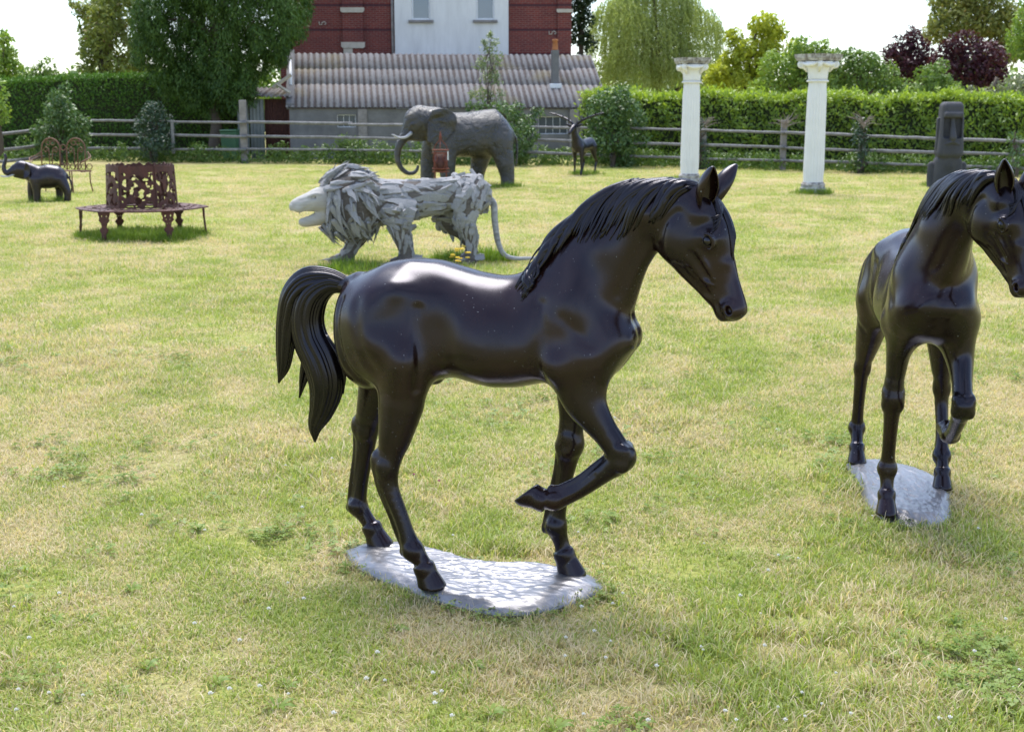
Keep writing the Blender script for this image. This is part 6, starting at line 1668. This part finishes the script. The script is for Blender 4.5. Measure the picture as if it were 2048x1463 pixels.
def column(loc, label, yaw, k):
    root = empty('column', loc, yaw); tag(root, label, 'column', 'white fluted columns'); root.scale = (k, k, k * .955)
    MB().lathe([(.255, 0), (.255, .07), (.235, .075), (.25, .10), (.25, .125), (.225, .14), (.225, .155), (.215, .16), (.235, .185), (.222, .21), (.21, .215), (.205, .24)], 40).build('base', M_stain, root, True)
    n = 20 * 6; V = []; F = []; H0, H1 = .24, 2.20
    for i in range(9):
        t = i / 8; rr_ = .200 - .022 * t
        for j in range(n):
            a = 6.2832 * j / n; fl = .013 * abs(math.sin(a * 10)) ** .7 if 0 < i < 8 else 0; V.append(((rr_ - .013 + fl) * math.cos(a), (rr_ - .013 + fl) * math.sin(a), H0 + (H1 - H0) * (t if 0 < i < 8 else (0 if i == 0 else 1))))
    for i in range(8):
        for j in range(n): F.append((i * n + j, i * n + (j + 1) % n, (i + 1) * n + (j + 1) % n, (i + 1) * n + j))
    obj('shaft', mesh_np('shaft', V, np.array(F), True), M_col, root)
    MB().lathe([(.185, 2.20), (.205, 2.205), (.21, 2.22), (.205, 2.235), (.185, 2.24)], 40).build('collar', M_col, root, True)
    MB().lathe([(.180, 2.24), (.182, 2.30), (.188, 2.38), (.205, 2.46), (.245, 2.54), (.28, 2.58), (.28, 2.60)], 40).build('bell', M_col, root, True)
    for q in range(4):
        a = R(45 + 90 * q); d = Vector((math.cos(a), math.sin(a), 0)); t_ = Vector((-d.y, d.x, 0))
        pts = []
        for i in range(26):
            th = i / 25 * 3.6 * math.pi; rad = .066 * (1 - i / 30); c0 = d * .30 + Vector((0, 0, 2.54)); pts.append(c0 + d * (rad * math.sin(th) * 1.0) + Vector((0, 0, rad * math.cos(th))))
        MB().tube(pts, [.034 - .0006 * i for i in range(26)], 8).build('volute', M_col, root, True)
        MB().tube([d * .20 + Vector((0, 0, 2.40)), d * .26 + Vector((0, 0, 2.50)), d * .33 + Vector((0, 0, 2.60))], [.02, .045, .05], 8).build('leaf_spray', M_col, root, True)
        a2 = R(90 * q); d2 = Vector((math.cos(a2), math.sin(a2), 0)); tt = Vector((-d2.y, d2.x, 0))
        MB().tube([d2 * .235 + tt * -.20 + Vector((0, 0, 2.585)), d2 * .26 + tt * -.10 + Vector((0, 0, 2.545)), d2 * .265 + Vector((0, 0, 2.535)), d2 * .26 + tt * .10 + Vector((0, 0, 2.545)), d2 * .235 + tt * .20 + Vector((0, 0, 2.585))], [.03, .038, .05, .038, .03], 8).build('scroll_band', M_col, root, True)
    ab = []; 
    for q in range(4):
        a = R(45 + 90 * q); c0 = Vector((math.cos(a), math.sin(a), 0)) * .44; e_ = R(90 + 90 * q); m_ = Vector((math.cos(e_), math.sin(e_), 0)) * .315
        ab += [(c0.x, c0.y), (m_.x, m_.y)]
    P_ = [p_ for p_ in ab]; n_ = len(P_); mbb = MB()
    for (s0_, z0_), (s1_, z1_) in (((.93, 2.615), (.97, 2.66)), ((1.0, 2.662), (1.03, 2.74))):
        mbb.add([(x * s0_, y * s0_, z0_) for x, y in P_] + [(x * s1_, y * s1_, z1_) for x, y in P_], [tuple(reversed(range(n_))), tuple(range(n_, 2 * n_))] + [(i, (i + 1) % n_, n_ + (i + 1) % n_, n_ + i) for i in range(n_)])
    mbb.build('abacus', M_stain, root)
column(tuple(gd(1378, 369)), 'white fluted column with scrolled capital, left one directly behind the large horse', R(6), 1.02)
column(tuple(gd(1625, 388)), 'white fluted column with scrolled capital, right one with its base in view', R(38), 1.0)

# --- cast-iron tree seat
m, nt, b = mat('rusted_iron'); M_rust = m
co = objco(nt); n1 = noise(nt, co, 14, 6, .7); n2 = noise(nt, co, 3, 4); c = mixc(nt, remap(nt, n1, .35, .7), (.045, .011, .008), (.105, .026, .016)); c = mixc(nt, remap(nt, n2, .55, .7, 0, .5), c, (.03, .013, .012)); L(nt, c, b.inputs['Base Color']); b.inputs['Roughness'].default_value = .62; bumpn(nt, b, n1, .4, .006)
from mathutils import noise as mnoise
def mask_panel(name, pos, w, h, cell, solid, mat_, parent, th=.012):
    """openwork casting: cells of a sheet kept where solid(u,v); pos maps (u,v) to 3-D"""
    nx, ny = int(w / cell), int(h / cell); idx = {}; V = []; F = []
    def vid(i, j):
        if (i, j) not in idx: idx[i, j] = len(V); V.append(pos(i / nx, j / ny))
        return idx[i, j]
    for i in range(nx):
        for j in range(ny):
            if solid((i + .5) / nx, (j + .5) / ny): F.append((vid(i, j), vid(i + 1, j), vid(i + 1, j + 1), vid(i, j + 1)))
    me = bpy.data.meshes.new(name); me.from_pydata(V, [], F); me.update(); o = obj(name, me, mat_, parent)
    sm = o.modifiers.new('smooth', 'SMOOTH'); sm.iterations = 2; sm.factor = .5
    md = o.modifiers.new('thick', 'SOLIDIFY'); md.thickness = th; md.offset = 0
    return o
seat = empty('tree_seat', tuple(gd(288, 473)), R(9)); tag(seat, 'rusty cast-iron hexagonal tree seat with openwork back', 'bench')
SH, RO, RI, RT, BH = .37, .83, .44, .415, .56
def vine(u, v, sd, sx_, sy_, thr):
    a = mnoise.noise((u * sx_ + sd * 7.1, v * sy_, sd)); b_ = mnoise.noise((u * sx_ * 2.1, v * sy_ * 2.1 + sd * 3, 5.5 + sd))
    return a + .5 * b_ < thr
for k in range(6):
    a0, a1 = R(60 * k), R(60 * k + 60)
    def posb(u, v, a0=a0, a1=a1):
        rr_ = RI + (RT - RI) * v; p = Vector((math.cos(a0), math.sin(a0), 0)) * rr_ * (1 - u) + Vector((math.cos(a1), math.sin(a1), 0)) * rr_ * u; mid = p.normalized() * (.03 * math.sin(math.pi * u)); p = p + mid
        return (p.x, p.y, SH + .012 + BH * v + .012 * mnoise.noise((u * 9, v * 9, k)))
    def solb(u, v, k=k):
        if v > .95 + .05 * mnoise.noise((u * 7 + k * 3, 0, 1)): return False
        if u < .06 or u > .94 or v < .05 or v > .80: return True
        return vine(u, v, k + 1, 5.5, 7.0, .05)
    mask_panel('back_panel', posb, .43, BH, .0085, solb, M_rust, seat)
    def poss(u, v, a0=a0, a1=a1):
        rr_ = RI - .03 + (RO - RI + .03) * v; p = Vector((math.cos(a0), math.sin(a0), 0)) * rr_ * (1 - u) + Vector((math.cos(a1), math.sin(a1), 0)) * rr_ * u; p = p + p.normalized() * (.05 * math.sin(math.pi * u) * v); return (p.x, p.y, SH + .004 * math.sin(v * 40))
    mask_panel('seat_panel', poss, .66, RO - RI, .014, lambda u, v, k=k: u < .04 or u > .96 or v < .08 or v > .86 or vine(u, v, k + 9, 7, 5, .13), M_rust, seat, .014)
    d = Vector((math.cos(a0), math.sin(a0), 0)); t_ = Vector((-d.y, d.x, 0))
    def posl(u, v, d=d, t_=t_):
        out = RO - .07 + .03 * (1 - v) ** 2; p = d * out + t_ * ((u - .5) * .19); return (p.x, p.y, SH * v - .004)
    def soll(u, v):
        x = abs(u - .5) * .19; z = v
        wd = np.interp(z, [0, .05, .10, .28, .33, .40, .46, .50, .62, .72, .80, .92, 1.0], [.052, .05, .034, .032, .045, .062, .05, .030, .042, .075, .066, .082, .086])
        if x > wd: return False
        for hx_b, hz_c, r_ in ((.035, .86, .013), (.026, .74, .008), (.0, .60, .007), (.020, .60, .006)):
            if (x - hx_b) ** 2 + ((z - hz_c) * SH) ** 2 < r_ ** 2: return False
        return True
    mask_panel('leg', posl, .19, SH, .0068, soll, M_rust, seat, .02)

# --- wire bench behind the small elephant
M_wire = flatmat('rusty_wire', (.12, .055, .035), (.22, .11, .075), 20, .6, .2)
bn = empty('wire_bench', tuple(gd(140, 383)), R(-12)); tag(bn, 'rusty scrolled wire garden bench behind the small elephant', 'bench'); Bz = .42
def arc(cx, cz, r_, a0, a1, y, n=18): return [(cx + r_ * math.cos(R(a0 + (a1 - a0) * i / n)), y, cz + r_ * math.sin(R(a0 + (a1 - a0) * i / n))) for i in range(n + 1)]
sb = MB()
for i in range(9): sb.tube([(-.58, -.02 - .045 * i, Bz), (.50, -.02 - .045 * i, Bz)], .008, 6)
for x in (-.58, -.04, .50): sb.tube([(x, .0, Bz - .012), (x, -.40, Bz - .012)], .012, 6)
sb.build('seat', M_wire, bn, True)
bk = MB()
for cx in (-.38, .17):
    bk.tube([(cx - .20, 0, Bz), (cx - .20, .03, .80)] + [(x, .04, z) for x, _, z in arc(cx, .84, .20, 180, 0, 0)] + [(cx + .20, .03, .80), (cx + .20, 0, Bz)], .013, 7)
    for s in (-1, 1):
        bk.tube([(cx + s * .03, 0, Bz), (cx + s * .035, .03, .74), (cx + s * .05, .035, .84), (cx + s * .11, .035, .87), (cx + s * .155, .035, .82), (cx + s * .12, .035, .765), (cx + s * .08, .035, .79), (cx + s * .09, .035, .82)], .010, 6)
        bk.tube([(x, .035, z) for x, _, z in arc(cx + s * .05, .95, .045, 0, 330, 0)], .008, 6)
bk.tube([(x, .035, z) for x, _, z in arc(-.105, .86, .055, 0, 350, 0)], .009, 6)
for i in range(9): bk.tube([(x, .0, z) for x, _, z in arc(-.50 + i * .12, Bz + .075, .055, -90, 250, 0)], .008, 6)
bk.build('backrest', M_wire, bn, True)
for s, x in ((-1, -.58), (1, .42)):
    MB().tube(spline([(x, .03, .78), (x + s * .10, -.04, .70), (x + s * .14, -.18, .66), (x + s * .06, -.30, .60), (x + s * .02, -.36, .52), (x + s * .05, -.38, Bz)], 5), .011, 6).build('armrest', M_wire, bn, True)
    MB().tube(spline([(x, .03, .74), (x + s * .06, -.04, .67), (x + s * .10, -.17, .63), (x + s * .03, -.28, .58)], 5), .009, 6).build('armrest', M_wire, bn, True)
for x, y in ((-.52, -.36), (.02, -.38), (.28, -.36), (-.52, .0), (.02, .0), (.46, .0)): MB().tube([(x, y, Bz), (x, y, .2), (x + (.03 if x > 0 else -.03), y + (.03 if y == 0 else -.03), -.02)], .013, 7).build('leg', M_wire, bn, True)

# --- wire lantern stand in front of the big elephant
M_wire2 = flatmat('orange_rust_wire', (.11, .03, .018), (.20, .058, .032), 20, .65, .2)
ls_ = empty('wire_lantern', tuple(gd(882, 388))); ls_.scale = (.93, .93, .93); tag(ls_, 'orange rusty wire lantern stand in front of the big elephant', 'lantern stand')
for z in (.26, .46, .52, .84, .90): MB().tube([(.165 * math.cos(R(15 * i)), .165 * math.sin(R(15 * i)), z) for i in range(25)], .014, 6, False).build('hoop', M_wire2, ls_, True)
up_ = MB()
for k in range(4):
    a = R(45 + 90 * k); d = Vector((math.cos(a), math.sin(a), 0)); up_.tube([d * .19 + Vector((0, 0, -.01)), d * .165 + Vector((0, 0, .26)), d * .165 + Vector((0, 0, .90))], .010, 6)
    for s in (-1, 1):
        t_ = Vector((-d.y, d.x, 0)) * s; up_.tube(spline([d * .165 + Vector((0, 0, .86)), d * .15 + t_ * .07 + Vector((0, 0, .74)), d * .165 + t_ * .02 + Vector((0, 0, .64)), d * .15 + t_ * .06 + Vector((0, 0, .52))], 4), .008, 5)
up_.build('upright', M_wire2, ls_, True)
tp_ = MB()
for k in range(3):
    a = R(30 + 120 * k); d = Vector((math.cos(a), math.sin(a), 0)); tp_.tube(spline([d * .165 + Vector((0, 0, .90)), d * .12 + Vector((0, 0, 1.0)), d * .03 + Vector((0, 0, 1.10)), d * .012 + Vector((0, 0, 1.22))], 4), .009, 6)
tp_.lathe([(.002, 1.12), (.035, 1.15), (.02, 1.18), (.012, 1.26), (.002, 1.28)], 10); tp_.build('finial', M_wire2, ls_, True)
MB().lathe([(.11, .47), (.125, .48), (.125, .82), (.12, .82), (.115, .49)], 20).build('inner_cup', M_rust, ls_, True)
MB().box((.150, -.175, .70), (.172, -.171, .88)).build('price_tag', M_frame, ls_)
